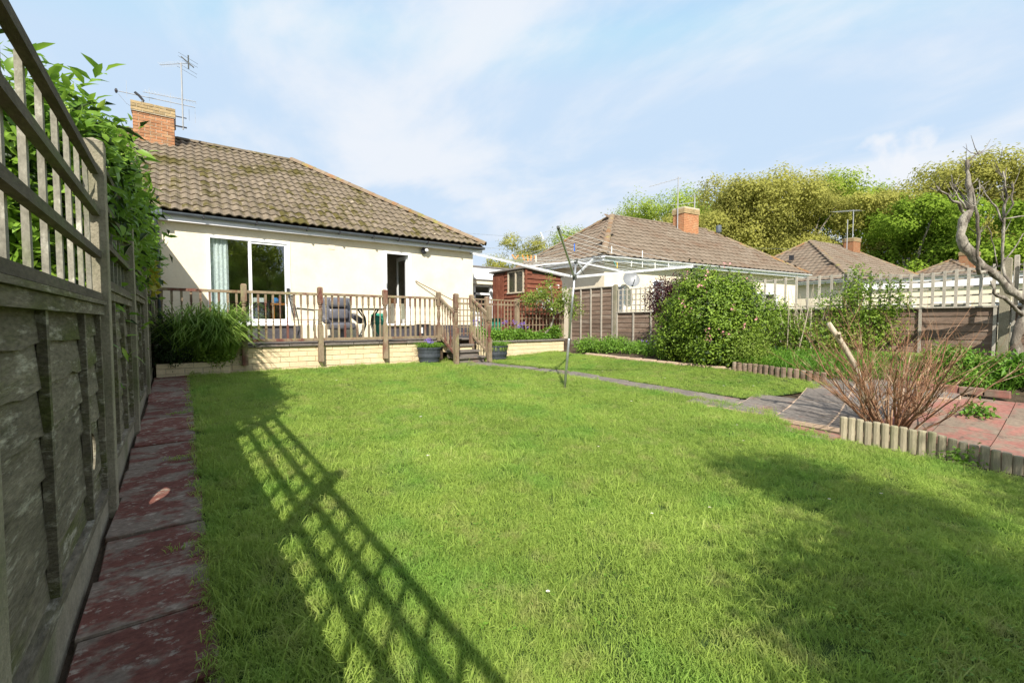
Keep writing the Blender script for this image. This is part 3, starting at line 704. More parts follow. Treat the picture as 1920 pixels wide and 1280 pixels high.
def brick_course(parent, name, m, p0, d, nrm, n, z, bl, bh, off, joint=.01, depth=.1, jit=.003, trim=None, J=None):
    """bricks along direction d starting at p0, first brick shifted by off"""
    d = Vector(d); nrm = Vector(nrm); L_ = trim; x = -off; ang = math.atan2(d.y, d.x)
    while x < L_-.02:
        a = max(x, 0); e = min(x+bl-joint, L_)
        if e-a > .03:
            c = Vector(p0)+d*((a+e)/2)-nrm*(depth/2+random.uniform(-jit, jit)); c.z = z+bh/2
            key = (m.name, round(e-a, 3), bh, depth)
            if key not in BR: BR[key] = boxmesh('brick', e-a, depth, bh-joint, m, .004)
            if J is None: put(name, BR[key], parent, c, (random.uniform(-.01, .01), random.uniform(-.01, .01), ang))
            else:
                hx = d*((e-a)/2); hy = nrm*depth/2; hz = Vector((0, 0, (bh-joint)/2))
                J.hexa([c-hx-hy-hz, c+hx-hy-hz, c+hx+hy-hz, c-hx+hy-hz, c-hx-hy+hz, c+hx-hy+hz, c+hx+hy+hz, c-hx+hy+hz])
        x += bl
BR = {}
def chimney(parent, c, dx, dy, wx, wy, z0, z1, sub=False, flash=True):
    """c centre (x,y); dx,dy unit axes; brick by brick, last courses oversailing"""
    dx = Vector(dx); dy = Vector(dy); c = Vector((c[0], c[1], 0))
    ch = B()
    def prism(b, w, d, a, e):
        p = [c-dx*w/2-dy*d/2, c+dx*w/2-dy*d/2, c+dx*w/2+dy*d/2, c-dx*w/2+dy*d/2]
        b.hexa([q+Vector((0, 0, a)) for q in p]+[q+Vector((0, 0, e)) for q in p])
    prism(ch, wx-.02, wy-.02, z0-.8, z1-.035); prism(ch, wx+.04, wy+.04, z1-.24, z1-.012)
    o = ch.build('chimney', M['mortar'], parent)
    n = int((z1-z0)/.075); J = B() if sub else None; Jc = B() if sub else None
    for i in range(n):
        z = z0+i*.075; cap = i >= n-3; ex = .03 if cap else 0
        w2, d2 = wx+ex*2, wy+ex*2; off = 0 if i % 2 else .1125
        q = [c-dx*w2/2-dy*d2/2, c+dx*w2/2-dy*d2/2, c+dx*w2/2+dy*d2/2, c-dx*w2/2+dy*d2/2]
        for s, (dd, nn, L_) in enumerate(((dx, -dy, w2), (dy, dx, d2), (-dx, dy, w2), (-dy, -dx, d2))):
            brick_course(o, 'brick', M['brick_cap'] if cap else M['brick'], q[s], dd, nn, 0, z, .225, .075, off if s % 2 == 0 else .1125-off, trim=L_-.001, depth=.09, J=(Jc if cap else J) if sub else None)
    if sub:
        J.build('bricks', M['brick'], o, kind='stuff'); Jc.build('cap_bricks', M['brick_cap'], o, kind='stuff')
    if flash:
        b = B(); prism(b, wx+.03, wy+.03, z0-.5, z0+.04)
        b.hexa([c-dx*(wx/2+.08)-dy*(wy/2+.16)+Vector((0, 0, z0-.16)), c+dx*(wx/2+.08)-dy*(wy/2+.16)+Vector((0, 0, z0-.16)), c+dx*(wx/2+.08)-dy*(wy/2)+Vector((0, 0, z0-.06)), c-dx*(wx/2+.08)-dy*(wy/2)+Vector((0, 0, z0-.06)),
                c-dx*(wx/2+.08)-dy*(wy/2+.16)+Vector((0, 0, z0-.13)), c+dx*(wx/2+.08)-dy*(wy/2+.16)+Vector((0, 0, z0-.13)), c+dx*(wx/2+.08)-dy*(wy/2)+Vector((0, 0, z0-.02)), c-dx*(wx/2+.08)-dy*(wy/2)+Vector((0, 0, z0-.02))])
        b.build('flashing', M['lead'], o)
    return o

# ------------------------------------------------------------------ the bungalow
HY = 11.30; WZ0 = .45; WZ1 = 3.36; FL = .97
XL = -7.6; XR = 6.82
H = thing('bungalow', 'cream rendered bungalow with mossy hipped tiled roof and patio doors', 'house', (3.2, HY, FL))
W1 = (.46, 2.02, 1.30, 3.14); D1 = (4.22, 4.90, 1.26, 3.14)
wb = B()
for a, b_ in ((XL, -.38), (-.38, W1[0]), (W1[1], D1[0]), (D1[1], XR)):
    wb.box((a, HY, FL+.29), (b_, HY+.25, WZ1))
wb.box((W1[0], HY, W1[3]), (W1[1], HY+.25, WZ1)); wb.box((D1[0], HY, D1[3]), (D1[1], HY+.25, WZ1))
wb.box((W1[0], HY, FL+.29), (W1[1], HY+.25, W1[2])); 
wb.box((XR-.25, HY+.25, FL), (XR, 19.2, WZ1)); wb.box((XL, HY+.25, FL), (XL+.25, 19.2, WZ1)); wb.box((XL, 19.2, FL), (XR, 19.4, WZ1))
wb.build('wall', M['render'], H)
pl = B(); pl.box((XL, HY-.012, WZ0), (2.25, HY+.25, FL+.288)); pl.box((4.05, HY-.012, WZ0), (XR, HY+.25, FL+.288)); pl.build('plinth', M['dark_plinth'], H)
B().box((2.252, HY-.01, WZ0), (4.048, HY+.25, FL+.288)).build('plinth', M['pale_paint'], H, label='pale painted part of the plinth')
# rooms behind the openings
rm = B()
for (a, b_, e, f_) in ((-.1, 3.1, 4.2, 0), (3.4, 6.5, 1.5, 1)):
    rm.box((a, HY+.26, FL+.0), (b_, HY+e, FL+.28)); rm.box((a, HY+e, FL+.28), (b_, HY+e+.1, WZ1)); rm.box((a-.1, HY+.26, FL), (a, HY+e+.1, WZ1))
    rm.box((b_, HY+.26, FL), (b_+.1, HY+e+.1, WZ1)); rm.box((a-.1, HY+.26, WZ1-.03), (b_+.1, HY+e+.1, WZ1+.02))
rm.build('room_lining', M['room'], H)
# patio doors
x0, x1, z0, z1 = W1
fr = B(); t_ = .06
fr.box((x0, HY-.02, z1-t_), (x1, HY+.07, z1)); fr.box((x0, HY-.02, z0), (x1, HY+.07, z0+t_))
fr.box((x0, HY-.02, z0+t_), (x0+t_, HY+.07, z1-t_)); fr.box((x1-t_, HY-.02, z0+t_), (x1, HY+.07, z1-t_))
pd = fr.build('patio_door', M['white'], H)
xm = 1.235
s1 = B(); s1.box((xm-.03, HY-.005, z0+t_), (xm+.03, HY+.05, z1-t_)); s1.box((x1-t_-.05, HY+.0, z0+t_), (x1-t_-.002, HY+.05, z1-t_)); s1.box((xm+.03, HY, z1-t_-.045), (x1-t_-.05, HY+.05, z1-t_-.002)); s1.box((xm+.03, HY, z0+t_+.002), (x1-t_-.05, HY+.05, z0+t_+.05))
s1.build('sash', M['white'], pd)
B().box((x0+t_, HY+.035, z0+t_), (xm-.03, HY+.041, z1-t_)).build('pane', M['glass'], pd)
B().box((xm+.03, HY+.022, z0+t_+.05), (x1-t_-.05, HY+.028, z1-t_-.045)).build('pane', M['glass'], pd)
B().box((x1-.085, HY-.05, 1.93), (x1-.025, HY-.02, 2.10)).build('handle', M['black'], pd)
B().box((x0-.05, HY-.07, z0-.035), (x1+.05, HY-.0, z0)).build('sill', M['white'], H)
# kitchen door, glazed
x0, x1, z0, z1 = D1
fr = B(); t_ = .07
fr.box((x0-.03, HY-.02, z1-.06), (x1+.03, HY+.07, z1)); fr.box((x0-.03, HY-.02, z0), (x0+.05, HY+.07, z1-.06)); fr.box((x1-.05, HY-.02, z0), (x1+.03, HY+.07, z1-.06)); fr.box((x0+.05, HY-.02, z0), (x1-.05, HY+.07, z0+.04))
kd = fr.build('back_door', M['white'], H)
lf = B(); lf.box((x1-.075, HY+.08, z0+.04), (x1-.052, HY+.16, z1-.06)); lf.box((x1-.075, HY+.66, z0+.04), (x1-.052, HY+.74, z1-.06)); lf.box((x1-.075, HY+.16, z0+.04), (x1-.052, HY+.66, z0+.16)); lf.box((x1-.075, HY+.16, z1-.16), (x1-.052, HY+.66, z1-.06))
lfo = lf.build('door_leaf', M['white'], kd); B().box((x1-.066, HY+.16, z0+.16), (x1-.06, HY+.66, z1-.16)).build('pane', M['glass'], lfo)
db = B().box((x0+.36, HY+.075, z0+.04), (x0+.42, HY+.12, z0+.72)); db.build('inner_rail', M['white'], kd)
B().tube([(x0+.02, HY-.05, 2.22), (x0+.02, HY-.055, 2.34)], .009, 6).build('door_handle', M['metal'], kd)
B().box((4.86, HY-.06, z0-.03), (4.2, HY, z0)).build('threshold', M['concrete'], H)
# grab rail, small vent, wall lamp
B().tube([(5.05, HY-.0, 2.42), (5.05, HY-.05, 2.42), (5.12, HY-.06, 2.38), (6.2, HY-.25, 1.86)], .014, 6).build('handrail', M['wood_rail'], H)
B().box((5.02, HY-.012, 2.1), (5.04, HY, 2.5)).build('cable_clip', M['white'], H)
B().box((2.86, HY-.01, 3.06), (3.0, HY, 3.17)).build('air_vent', M['render'], H)
# eaves
EY = 11.15; ez = 3.36
B().box((XL-.25, EY-.004, ez-.04), (-.44, EY+.02, ez+.10)).build('fascia', M['fascia'], H)
B().box((-.44, EY-.008, ez-.045), (3.9, EY+.02, ez+.10)).build('fascia', M['fascia'], H)
B().box((3.91, EY-.008, ez-.045), (XR+.22, EY+.02, ez+.10)).build('fascia', M['fascia'], H)
B().box((XL-.25, EY+.021, ez-.03), (XR+.20, HY+.001, ez-.012)).build('soffit', M['fascia'], H)
B().box((XR+.20, EY+.02, ez-.045), (XR+.222, 19.6, ez+.10)).build('fascia', M['fascia'], H)
B().box((XR-.01, HY, ez-.03), (XR+.20, 19.6, ez-.012)).build('soffit', M['fascia'], H)
def gutter(p, q, m, parent, r=.058):
    p = Vector(p); q = Vector(q); d = (q-p).normalized(); s = d.cross(Vector((0, 0, 1))).normalized(); b = B(); v = []
    for c in (p, q):
        for rr in (r, r-.006):
            for k in range(9):
                t = math.pi*k/8; v.append(c+s*math.cos(t)*rr-Vector((0, 0, 1))*math.sin(t)*rr)
    f = []
    for k in range(8): f += [(k, 18+k, 19+k, k+1), (9+k, 10+k, 28+k, 27+k)]
    f += [(0, 9, 27, 18), (8, 26, 35, 17)]+[(k, k+1, 10+k, 9+k) for k in range(8)]+[(18+k, 27+k, 28+k, 19+k) for k in range(8)]
    return b.poly(v, f).build('gutter', m, parent)
gt = gutter((-.46, EY-.065, ez+.115), (XR+.25, EY-.065, ez+.085), M['gutter'], H)
for x in (.42, 1.35, 2.35, 3.05, 3.85, 4.5, 5.3, 6.3):
    z = ez+.115-(x+.46)/7.5*.03
    B().box((x-.015, EY-.13, z-.068), (x+.015, EY-.006, z-.0)).build('bracket', M['black'], gt)
B().box((-.50, EY-.135, ez+.03), (-.24, EY-.0, ez+.13)).build('gutter_end', M['gutter'], gt)
dp = B().tube([(-.35, EY-.065, ez+.05), (-.35, EY-.065, ez-.06), (-.33, HY-.05, ez-.2), (-.33, HY-.05, .9)], .034, 8); dp.build('drainpipe', M['gutter'], H, smooth=True)
# roof
EX = XR+.27; RH = 4.24; RY = 15.29; E0 = 11.05; ze = 3.50; zr = 6.20
sl = math.hypot(RH, zr-ze); U = Vector((0, RH, zr-ze)).normalized()
ex0, ex1, yb = XL-.27, EX, RY+RH
rb = B(); dz = -.05
A_ = [(ex0, E0, ze+dz), (ex1, E0, ze+dz), (ex1, yb, ze+dz), (ex0, yb, ze+dz)]
r1_, r2_ = (ex0+RH, RY, zr+dz), (ex1-RH, RY, zr+dz)
rb.poly(A_+[r1_, r2_], [(0, 1, 5, 4), (1, 2, 5), (2, 3, 4, 5), (3, 0, 4), (3, 2, 1, 0)])
roof = rb.build('roof', M['underlay'], H)
tw, tg = .178, .312
tm = tile_mesh('roof_tile', tw, tg*1.12, .037, .024, M['tile'])
slots = tile_slots((-1.17, E0-.02, ze), (1, 0, 0), U, EX+1.17, sl, 0, RH/sl, tw, tg, mR=-.03)
camp = Vector((0, 0, 1.35))
slots.sort(key=lambda T: (T.translation-camp).length)
n_part = 300
for T in slots[:n_part]:
    o = bpy.data.objects.new('roof_tile', tm); COL.objects.link(o); o.parent = roof
    T2 = Matrix.Translation(T.to_3x3() @ Vector((random.uniform(-.004, .004), random.uniform(-.006, .006), random.uniform(0, .005)))) @ T @ Matrix.Rotation(random.uniform(-.012, .012), 4, 'Z')
    loc, rq, _ = T2.decompose(); o.location = loc-WORLD[roof.name]; o.rotation_euler = rq.to_euler()
    # first level below the roof: the roof itself is a part, its tiles are sub-parts
rest = slots[n_part:]
rest += tile_slots((ex0, E0-.02, ze), (1, 0, 0), U, -1.17-ex0, sl, RH/sl, 0, tw, tg)
Ux = Vector((-RH, 0, zr-ze)).normalized(); rest += tile_slots((EX, E0, ze), (0, 1, 0), Ux, 2*RH, sl, RH/sl, RH/sl, tw, tg, mL=-.22, mR=-.22)
join_tiles('roof_tiles', tm, rest, M['tile'], roof)
cap_run('ridge_tile', (-1.2, RY, zr+.02), (ex1-RH+.05, RY, zr+.02), M['tile'], roof)
cap_run('ridge_tile', (ex0+RH, RY, zr+.02), (-1.2, RY, zr+.02), M['tile'], roof, joined=True)
cap_run('hip_tile', (ex1, E0, ze+.055), (ex1-RH, RY, zr+.055), M['ridge'], roof, .13)
cap_run('hip_tile', (ex0, E0, ze+.03), (ex0+RH, RY, zr+.03), M['ridge'], roof, joined=True)
ch = chimney(H, (-.42, 15.03), (1, 0, 0), (0, 1, 0), .82, .86, 5.54, 6.74)
# aerials
ae = thing('tv_aerial', 'tall thin aerial mast bracketed to the bungalow chimney, topped by a tilted yagi', 'aerial', (.17, 14.62, 6.3))
B().tube([(.17, 14.62, 6.28), (.17, 14.62, 7.95)], .018, 6).build('mast', M['aerial'], ae)
bk = B(); bk.bar((-.02, 14.62, 6.34), (.25, 14.62, 6.34), .03, .03); bk.bar((-.02, 14.62, 6.58), (.25, 14.62, 6.58), .02, .02); bk.bar((0, 14.62, 6.30), (0, 14.62, 6.62), .03, .03, (1, 0, 0)); bk.build('bracket', M['black'], ae)
yagi(ae, 'yagi', (-.26, 14.3, 7.62), (.32, 15.0, 8.16), 16, .20, M['aerial'], (.62, -.2, -.5), .008)
g_ = B(); g_.bar((.18, 14.95, 8.26), (.44, 14.88, 8.04), .05, .02); g_.bar((.33, 14.9, 7.98), (.33, 14.9, 8.32), .03, .03, (1, 0, 0))
for s in (-.2, -.1, .1, .2): g_.tube([(.10+s*.1, 14.9, 8.15+s*.9), (.52+s*.1, 14.9, 7.98+s*.9)], .004, 4)
g_.build('reflector', M['dark_metal'], ae)
ae2 = thing('tv_aerial', 'low horizontal aerials on a bent black stub standing on the bungalow chimney top', 'aerial', (-.68, 14.9, 6.74))
B().tube([(-.66, 14.75, 6.74), (-.62, 14.75, 6.84), (-.70, 14.75, 6.94), (-.78, 14.75, 7.0)], .03, 6).build('bracket', M['black'], ae2)
ba = B().tube([(-1.12, 14.9, 6.99), (.44, 14.6, 6.90)], .010, 5)
for xx, up_, dn in ((-.94, .28, .12), (-.5, .26, .2), (-.07, .28, .28), (.31, .0, .3), (.44, .05, .32)):
    zz_ = 6.99-(xx+1.12)/1.56*.09; ba.tube([(xx, 14.82, zz_-dn), (xx, 14.82, zz_+up_)], .004, 4)
ba.build('long_boom', M['aerial'], ae2)
b2 = B().tube([(-.62, 14.7, 7.03), (.46, 14.6, 7.05)], .008, 5)
for i in range(17):
    xx = -.55+i*.062; b2.tube([(xx-.03, 14.66, 7.09), (xx+.03, 14.62, 7.0)], .0045, 4)
b2.build('short_boom', M['aerial'], ae2)
B().lathe((-1.14, 14.9, 6.94), [(.02, 0), (.035, .05), (.02, .10)], 8).build('cap', M['black'], ae2)
B().tube([(-1.1, 14.9, 6.92), (-.95, 14.85, 6.72), (-.84, 14.75, 6.62)], .004, 4).build('cable', M['black'], ae2)
# lamp
lp = thing('security_lamp', 'small round white and black lamp on the cream wall right of the back door', 'wall lamp', (5.31, HY-.06, 3.2))
me, c = B().lathe((0, 0, 0), [(.03, 0), (.075, .02), (.085, .05), (.07, .06)], 14).xf(Matrix.Translation((5.27, HY-.02, 3.23)) @ Matrix.Rotation(R(90), 4, 'X')).mesh('housing', M['black'], True); put('housing', me, lp, c)
me, c = B().lathe((0, 0, 0), [(.045, 0), (.055, .03), (.03, .05)], 12).xf(Matrix.Translation((5.33, HY-.09, 3.24)) @ Matrix.Rotation(R(70), 4, 'X')).mesh('lens', M['white'], True); put('lens', me, lp, c)

# things inside the rooms
cu = B()
for i in range(9):
    a = .50+i*.038; cu.hexa([(a, HY+.07+.03*(i % 2), 1.31), (a+.04, HY+.07+.03*((i+1) % 2), 1.31), (a+.04, HY+.08+.03*((i+1) % 2), 1.31), (a, HY+.08+.03*(i % 2), 1.31),
                           (a, HY+.07+.03*(i % 2), 3.08), (a+.04, HY+.07+.03*((i+1) % 2), 3.08), (a+.04, HY+.08+.03*((i+1) % 2), 3.08), (a, HY+.08+.03*(i % 2), 3.08)])
tag(cu.build('curtain', M['curtain'], None), 'pale blue curtain drawn to the left inside the patio door', 'curtain')
tb = thing('side_table', 'small orange wooden table behind the right patio door pane', 'table', (1.95, HY+.7, FL+.28))
b = B(); b.box((1.70, HY+.5, 1.74), (2.35, HY+.9, 1.78)); b.build('top', M['orange'], tb)
for x in (1.73, 2.29):
    for y_ in (HY+.53, HY+.84): B().box((x, y_, FL+.28), (x+.04, y_+.04, 1.738)).build('leg', M['orange'], tb)
b = B(); b.lathe((1.80, HY+.62, 1.782), [(.07, 0), (.09, .05), (.07, .10), (.03, .13)], 10); tag(b.build('cloth', M['blue'], None), 'crumpled blue cloth lying on the orange table indoors', 'cloth')
b = B(); b.box((1.35, HY+.6, 1.80), (1.62, HY+.8, 1.90)); tag(b.build('box', M['white'], None), 'white box on a dark cupboard behind the patio door', 'box')
b = B(); b.box((1.30, HY+.55, FL+.281), (1.66, HY+.9, 1.798)); tag(b.build('cupboard', M['black'], None), 'dark low cupboard behind the patio door pane', 'cupboard')
b = B(); b.lathe((4.75, HY+.9, 1.85), [(.06, 0), (.10, .08), (.07, .18), (.02, .2)], 10); tag(b.build('vase', M['brick'], None), 'dark red pot standing inside behind the back door glass', 'pot')
b = B(); b.box((4.5, HY+.7, FL+.281), (5.1, HY+1.2, 1.848)); tag(b.build('worktop', M['pale_paint'], None), 'pale kitchen unit inside behind the back door glass', 'cupboard')

nx = thing('rear_extension', 'cream rear extension of the adjoining half, behind the hedge by the house corner', 'house extension', (-2.2, 10.3, .5))
B().box((-4.2, 9.42, .3), (-.56, HY-.03, 3.16)).build('wall', M['render'], nx); B().box((-4.3, 9.32, 3.165), (-.46, HY-.16, 3.30)).build('roof', M['felt'], nx)
# ------------------------------------------------------------------ terrace
TY = 9.10; TZ = .955
T = thing('terrace', 'raised terrace with a cream painted block retaining wall in front of the bungalow', 'terrace', (2.3, TY, .5), kind='structure'); del T['category']
b = B(); b.box((-.36, TY+.11, .3), (5.5, HY-.014, TZ-.02)); b.build('fill', M['soil'], T)
b = B(); b.box((-.35, TY+.02, TZ-.018), (5.6, HY-.016, TZ+.005)); b.build('paving', M['slab'], T)
b = B(); b.box((.55, TY+.012, .35), (4.6, TY+.10, TZ-.06)); b.build('mortar_core', M['mortar'], T)
for i in range(5):
    z = .42+i*.096
    brick_course(T, 'brick', M['cream_paint'], (.55, TY, 0), (1, 0, 0), (0, -1, 0), 0, z, .30, .096, (i % 2)*.15+random.uniform(-.02, .02), trim=4.0, depth=.09, joint=.007, jit=.004)
x = .5
while x < 4.6:
    l = random.uniform(.5, .62); l = min(l, 4.62-x)
    me = boxmesh('coping_slab', l-.008, .2, .045, M['slab'], .006, .003, int(x*10)); put('coping_slab', me, T, (x+l/2, TY+.06, TZ-.035)); x += l
# brick planter at the left end
pn = thing('brick_planter', 'low planter of cream painted bricks in the shade of the left fence', 'planter', (.12, 8.9, .46))
b = B(); b.box((-.33, 8.92, .3), (.58, TY, .70)); b.build('soil', M['soil'], pn)
b = B(); b.box((-.33, 8.90, .35), (.62, 8.99, .685)); b.build('mortar_core', M['mortar'], pn)
for i in range(3):
    brick_course(pn, 'brick', M['cream_paint'], (-.33, 8.885, 0), (1, 0, 0), (0, -1, 0), 0, .44+i*.085, .24, .085, (i % 2)*.12, trim=.96, depth=.1, joint=.008)
    brick_course(pn, 'brick', M['cream_paint'], (.64, 8.885, 0), (0, 1, 0), (1, 0, 0), 0, .44+i*.085, .20, .085, ((i+1) % 2)*.1, trim=.2, depth=.1, joint=.008)

# turned posts, balusters and rails
def turned_post(parent, x, y, z0, z1, w=.088, name='post'):
    b = B(); h = w/2; zt = z1-.30; zb = z1-.72
    b.box((x-h, y-h, z0), (x+h, y+h, max(z0+.05, zb))); b.box((x-h, y-h, zt), (x+h, y+h, z1-.02))
    b.hexa([(x-h, y-h, z1-.02), (x+h, y-h, z1-.02), (x+h, y+h, z1-.02), (x-h, y+h, z1-.02), (x-h*.6, y-h*.6, z1), (x+h*.6, y-h*.6, z1), (x+h*.6, y+h*.6, z1), (x-h*.6, y+h*.6, z1)])
    L_ = zt-zb; pr_ = [(.95, 0), (1, .03), (.62, .07), (.95, .10), (.62, .13), (.6, .16), (.72, .3), (.98, .48), (.85, .66), (.55, .80), (.9, .84), (.6, .88), (.95, .93), (1, 1)]
    b.lathe((x, y, zb), [(r__*h, t*L_) for r__, t in pr_], 10)
    return b.build(name, M['wood_rail'], parent)
def baluster_mesh(L_, w=.034):
    b = B(); h = w/2
    b.box((-h, -h, 0), (h, h, L_*.30)); b.box((-h, -h, L_*.78), (h, h, L_))
    b.lathe((0, 0, L_*.30), [(h, 0), (h*.55, .04), (h*1.0, .06), (h*.6, .09), (h*.55, .18), (h*.8, .30*L_), (h*.55, .42*L_), (h*1.05, .44*L_), (h*.7, .46*L_), (h, .48*L_)], 6)
    me, _ = b.mesh('baluster', M['wood_rail'], center=False); return me
BL = baluster_mesh(.80)
rl = thing('terrace_railing', 'weathered turned wood railing along the front edge of the terrace', 'railing', (2.3, TY-.06, TZ))
PX = [.88, 2.12, 3.37, 4.58]; RYY = TY-.055
for x in PX: turned_post(rl, x, RYY, (.60 if x < 4 else .93), 2.0)
spans = [(-.30, .836)]+[(PX[i]+.044, PX[i+1]-.044) for i in range(3)]
for i, (a, b_) in enumerate(spans):
    B().bar((a, RYY, 1.865), (b_, RYY, 1.86), .06, .045).build('top_rail', M['wood_rail'], rl)
    B().bar((a, RYY, 1.02), (b_, RYY, 1.02), .05, .05).build('bottom_rail', M['wood_rail'], rl)
    n = 10 if i else 9; st_ = (b_-a)/(n)
    for k in range(n if i else n):
        put('baluster', BL, rl, (a+st_*(k+.5), RYY, 1.045), (0, 0, random.uniform(-.05, .05)))
# steps and their railings
st = thing('garden_steps', 'three mossy stone steps between two wooden handrails at the terrace end', 'steps', (5.0, 8.7, .47))
for i in range(3):
    y0 = 8.36+i*.25; z = .60+i*.12
    B().box((4.70, y0+.03, .40), (5.34, 9.09+.0, z-.04) if i < 2 else (5.34, 9.09, z-.04)).xf(Matrix.Translation((0, 0, .0005*i))).build('riser', M['cream_paint'] if i == 2 else M['slab'], st)
    me = boxmesh('tread', .70, .30, .045, M['slab'], .006, .004, i); put('tread', me, st, (5.02, y0+.14, z-.018))
for x, nm, lb in ((4.60, 'left', 'left handrail of the terrace steps with turned balusters'), (5.42, 'right', 'right handrail of the terrace steps with turned balusters')):
    hr = thing('stair_railing', lb, 'railing', (x, 8.7, .45), 'handrails of the terrace steps')
    turned_post(hr, x, 8.30, .44, 1.93 if nm == 'left' else 1.70)
    if nm == 'right': turned_post(hr, x, RYY, .62, 1.97)
    zt0, zt1 = 1.36+.1, 1.84
    zl = 1.50
    B().bar((x, 8.34, zl), (x, 8.998, 1.86), .05, .05, (0, 0, 1)).build('handrail', M['wood_rail'], hr)
    B().bar((x, 8.34, zl-.83), (x, 8.998, 1.04), .04, .05).build('bottom_rail', M['wood_rail'], hr)
    for k in range(5):
        y_ = 8.42+k*.12; put('baluster', BL, hr, (x, y_, .70+(y_-8.34)/.66*.37), None, (1, 1, .97))
# rail with trellis along the right hand bed
rr = thing('trellis_railing', 'wooden rail and square trellis behind the raised flower bed, before the shed', 'railing', (6.9, 9.95, .95))
turned_post(rr, 6.42, 9.95, .9, 2.0)
for x in (5.50, 7.40): B().box((x-.05, 9.90, .85), (x+.05, 10.0, 1.98 if x > 6 else 1.95)).build('post', M['wood_rail'], rr)
B().bar((5.5, 9.93, 1.93), (9.1, 9.93, 1.90), .03, .03).build('top_rail', M['wood_rail'], rr)
B().bar((5.5, 9.95, 1.80), (7.4, 9.95, 1.80), .04, .045).build('rail', M['wood_rail'], rr)
for z in (1.64, 1.50, 1.36, 1.22, 1.06): B().bar((5.55, 9.955, z), (6.38, 9.955, z), .015, .022).build('lath', M['wood_rail'], rr)
for k in range(8): B().bar((5.62+k*.105, 9.935, 1.0), (5.62+k*.105, 9.935, 1.92), .024, .015, (0, 1, 0)).build('lath', M['wood_rail'], rr)
for k in range(8): B().bar((6.55+k*.105, 9.935, 1.0), (6.55+k*.105, 9.935, 1.92), .026, .02, (0, 1, 0)).build('lath', M['wood_rail'], rr)
for k in range(12): B().bar((7.55+k*.125, 9.925, .9), (7.55+k*.125, 9.925, 1.86), .028, .015, (0, 1, 0)).build('lath', M['wood_rail'], rr)
for z in (1.80, 1.62, 1.44, 1.26, 1.08): B().bar((7.5, 9.94, z), (9.1, 9.94, z), .015, .024).build('lath', M['wood_rail'], rr)
B().box((9.0, 9.9, .5), (9.08, 9.98, 1.95)).build('post', M['wood_rail'], rr)

# raised bed
bd = thing('raised_bed', 'raised flower bed with cream painted wall and dark coping right of the steps', 'raised bed', (7.4, 9.3, .5))
b = B(); b.box((5.75, 9.32, .35), (8.50, 9.42, .84)); b.build('mortar_core', M['mortar'], bd)
b = B(); b.box((5.55, 9.42, .3), (8.9, 10.28, .87)); b.build('soil', M['soil'], bd)
for i in range(4): brick_course(bd, 'brick', M['cream_paint'], (5.7, 9.30, 0), (1, 0, 0), (0, -1, 0), 0, .44+i*.098, .44, .098, (i % 2)*.22, trim=2.82, depth=.1, joint=.005, jit=.002)
x = 5.7
while x < 8.5:
    l = min(.6, 8.54-x); put('coping_slab', boxmesh('coping_slab', l-.008, .2, .04, M['slab'], .005, .002, int(x*9)), bd, (x+l/2, 9.36, .855)); x += l

# furniture on the terrace
rc = thing('recliner_chair', 'grey leather recliner armchair on the terrace behind the railing', 'armchair', (2.85, 10.35, TZ))
def cushion(x0, x1, y0, y1, z0, z1, m, name, parent, bev=.05, tilt=0):
    b = B().box((-(x1-x0)/2, -(y1-y0)/2, 0), ((x1-x0)/2, (y1-y0)/2, z1-z0)); me, _ = b.mesh(name, m, center=False); bevel_mesh(me, bev, 3)
    me.polygons.foreach_set('use_smooth', [True]*len(me.polygons))
    return put(name, me, parent, ((x0+x1)/2, (y0+y1)/2, z0), (tilt, 0, 0))
cushion(2.52, 3.14, 10.45, 10.63, 1.30, 1.90, M['leather'], 'backrest', rc, .07, -.12)
cushion(2.62, 3.04, 10.36, 10.50, 1.66, 1.88, M['leather'], 'head_cushion', rc, .06, -.12)
cushion(2.62, 3.04, 10.38, 10.52, 1.40, 1.64, M['leather'], 'lumbar_cushion', rc, .05, -.1)
cushion(2.56, 3.10, 10.05, 10.55, 1.18, 1.33, M['leather'], 'seat', rc, .05)
for x in (2.42, 3.13): cushion(x, x+.12, 10.05, 10.6, 1.36, 1.50, M['leather'], 'armrest', rc, .045, .25)
B().lathe((2.85, 10.3, TZ+.006), [(.28, 0), (.28, .03), (.06, .05), (.05, .22)], 14).build('base', M['leather'], rc)
def metal_chair(x, y, face, label):
    t = thing('garden_chair', label, 'chair', (x, y, TZ), 'dark metal garden seating'); z = TZ+.005; s = face
    b = B()
    for dy in (-.2, .2):
        b.tube([(x-.22*s, y+dy, z), (x-.16*s, y+dy, z+.25), (x-.18*s, y+dy, z+.43), (x-.27*s, y+dy, z+.9)], .011, 6)
        b.tube([(x+.26*s, y+dy, z), (x+.19*s, y+dy, z+.22), (x+.2*s, y+dy, z+.43), (x+.22*s, y+dy, z+.62), (x-.2*s, y+dy, z+.66)], .011, 6)
    b.build('frame', M['dark_metal'], t)
    se = B(); 
    for i in range(6): se.bar((x-.19*s+i*.075*s, y-.2, z+.43), (x-.19*s+i*.075*s, y+.2, z+.43), .045, .01)
    se.build('seat', M['dark_metal'], t)
    k = B(); k.tube([(x-.27*s, y-.2, z+.9), (x-.27*s, y+.2, z+.9)], .011, 6)
    for i in range(5):
        yy = y-.14+i*.07; k.tube([(x-.185*s, yy, z+.47), (x-.27*s, yy, z+.9)], .006, 4)
    for i in range(4): k.tube([(x-(.19+.018*i)*s, y-.2, z+.5+i*.1), (x-(.2+.018*i)*s, y+.2, z+.56+i*.1)], .005, 4)
    k.build('backrest', M['dark_metal'], t)
metal_chair(2.05, 9.95, 1, 'dark metal garden chair on the terrace left of the recliner')
gt_ = thing('garden_table', 'dark round metal garden table with curved legs on the terrace', 'table', (3.33, 9.95, TZ))
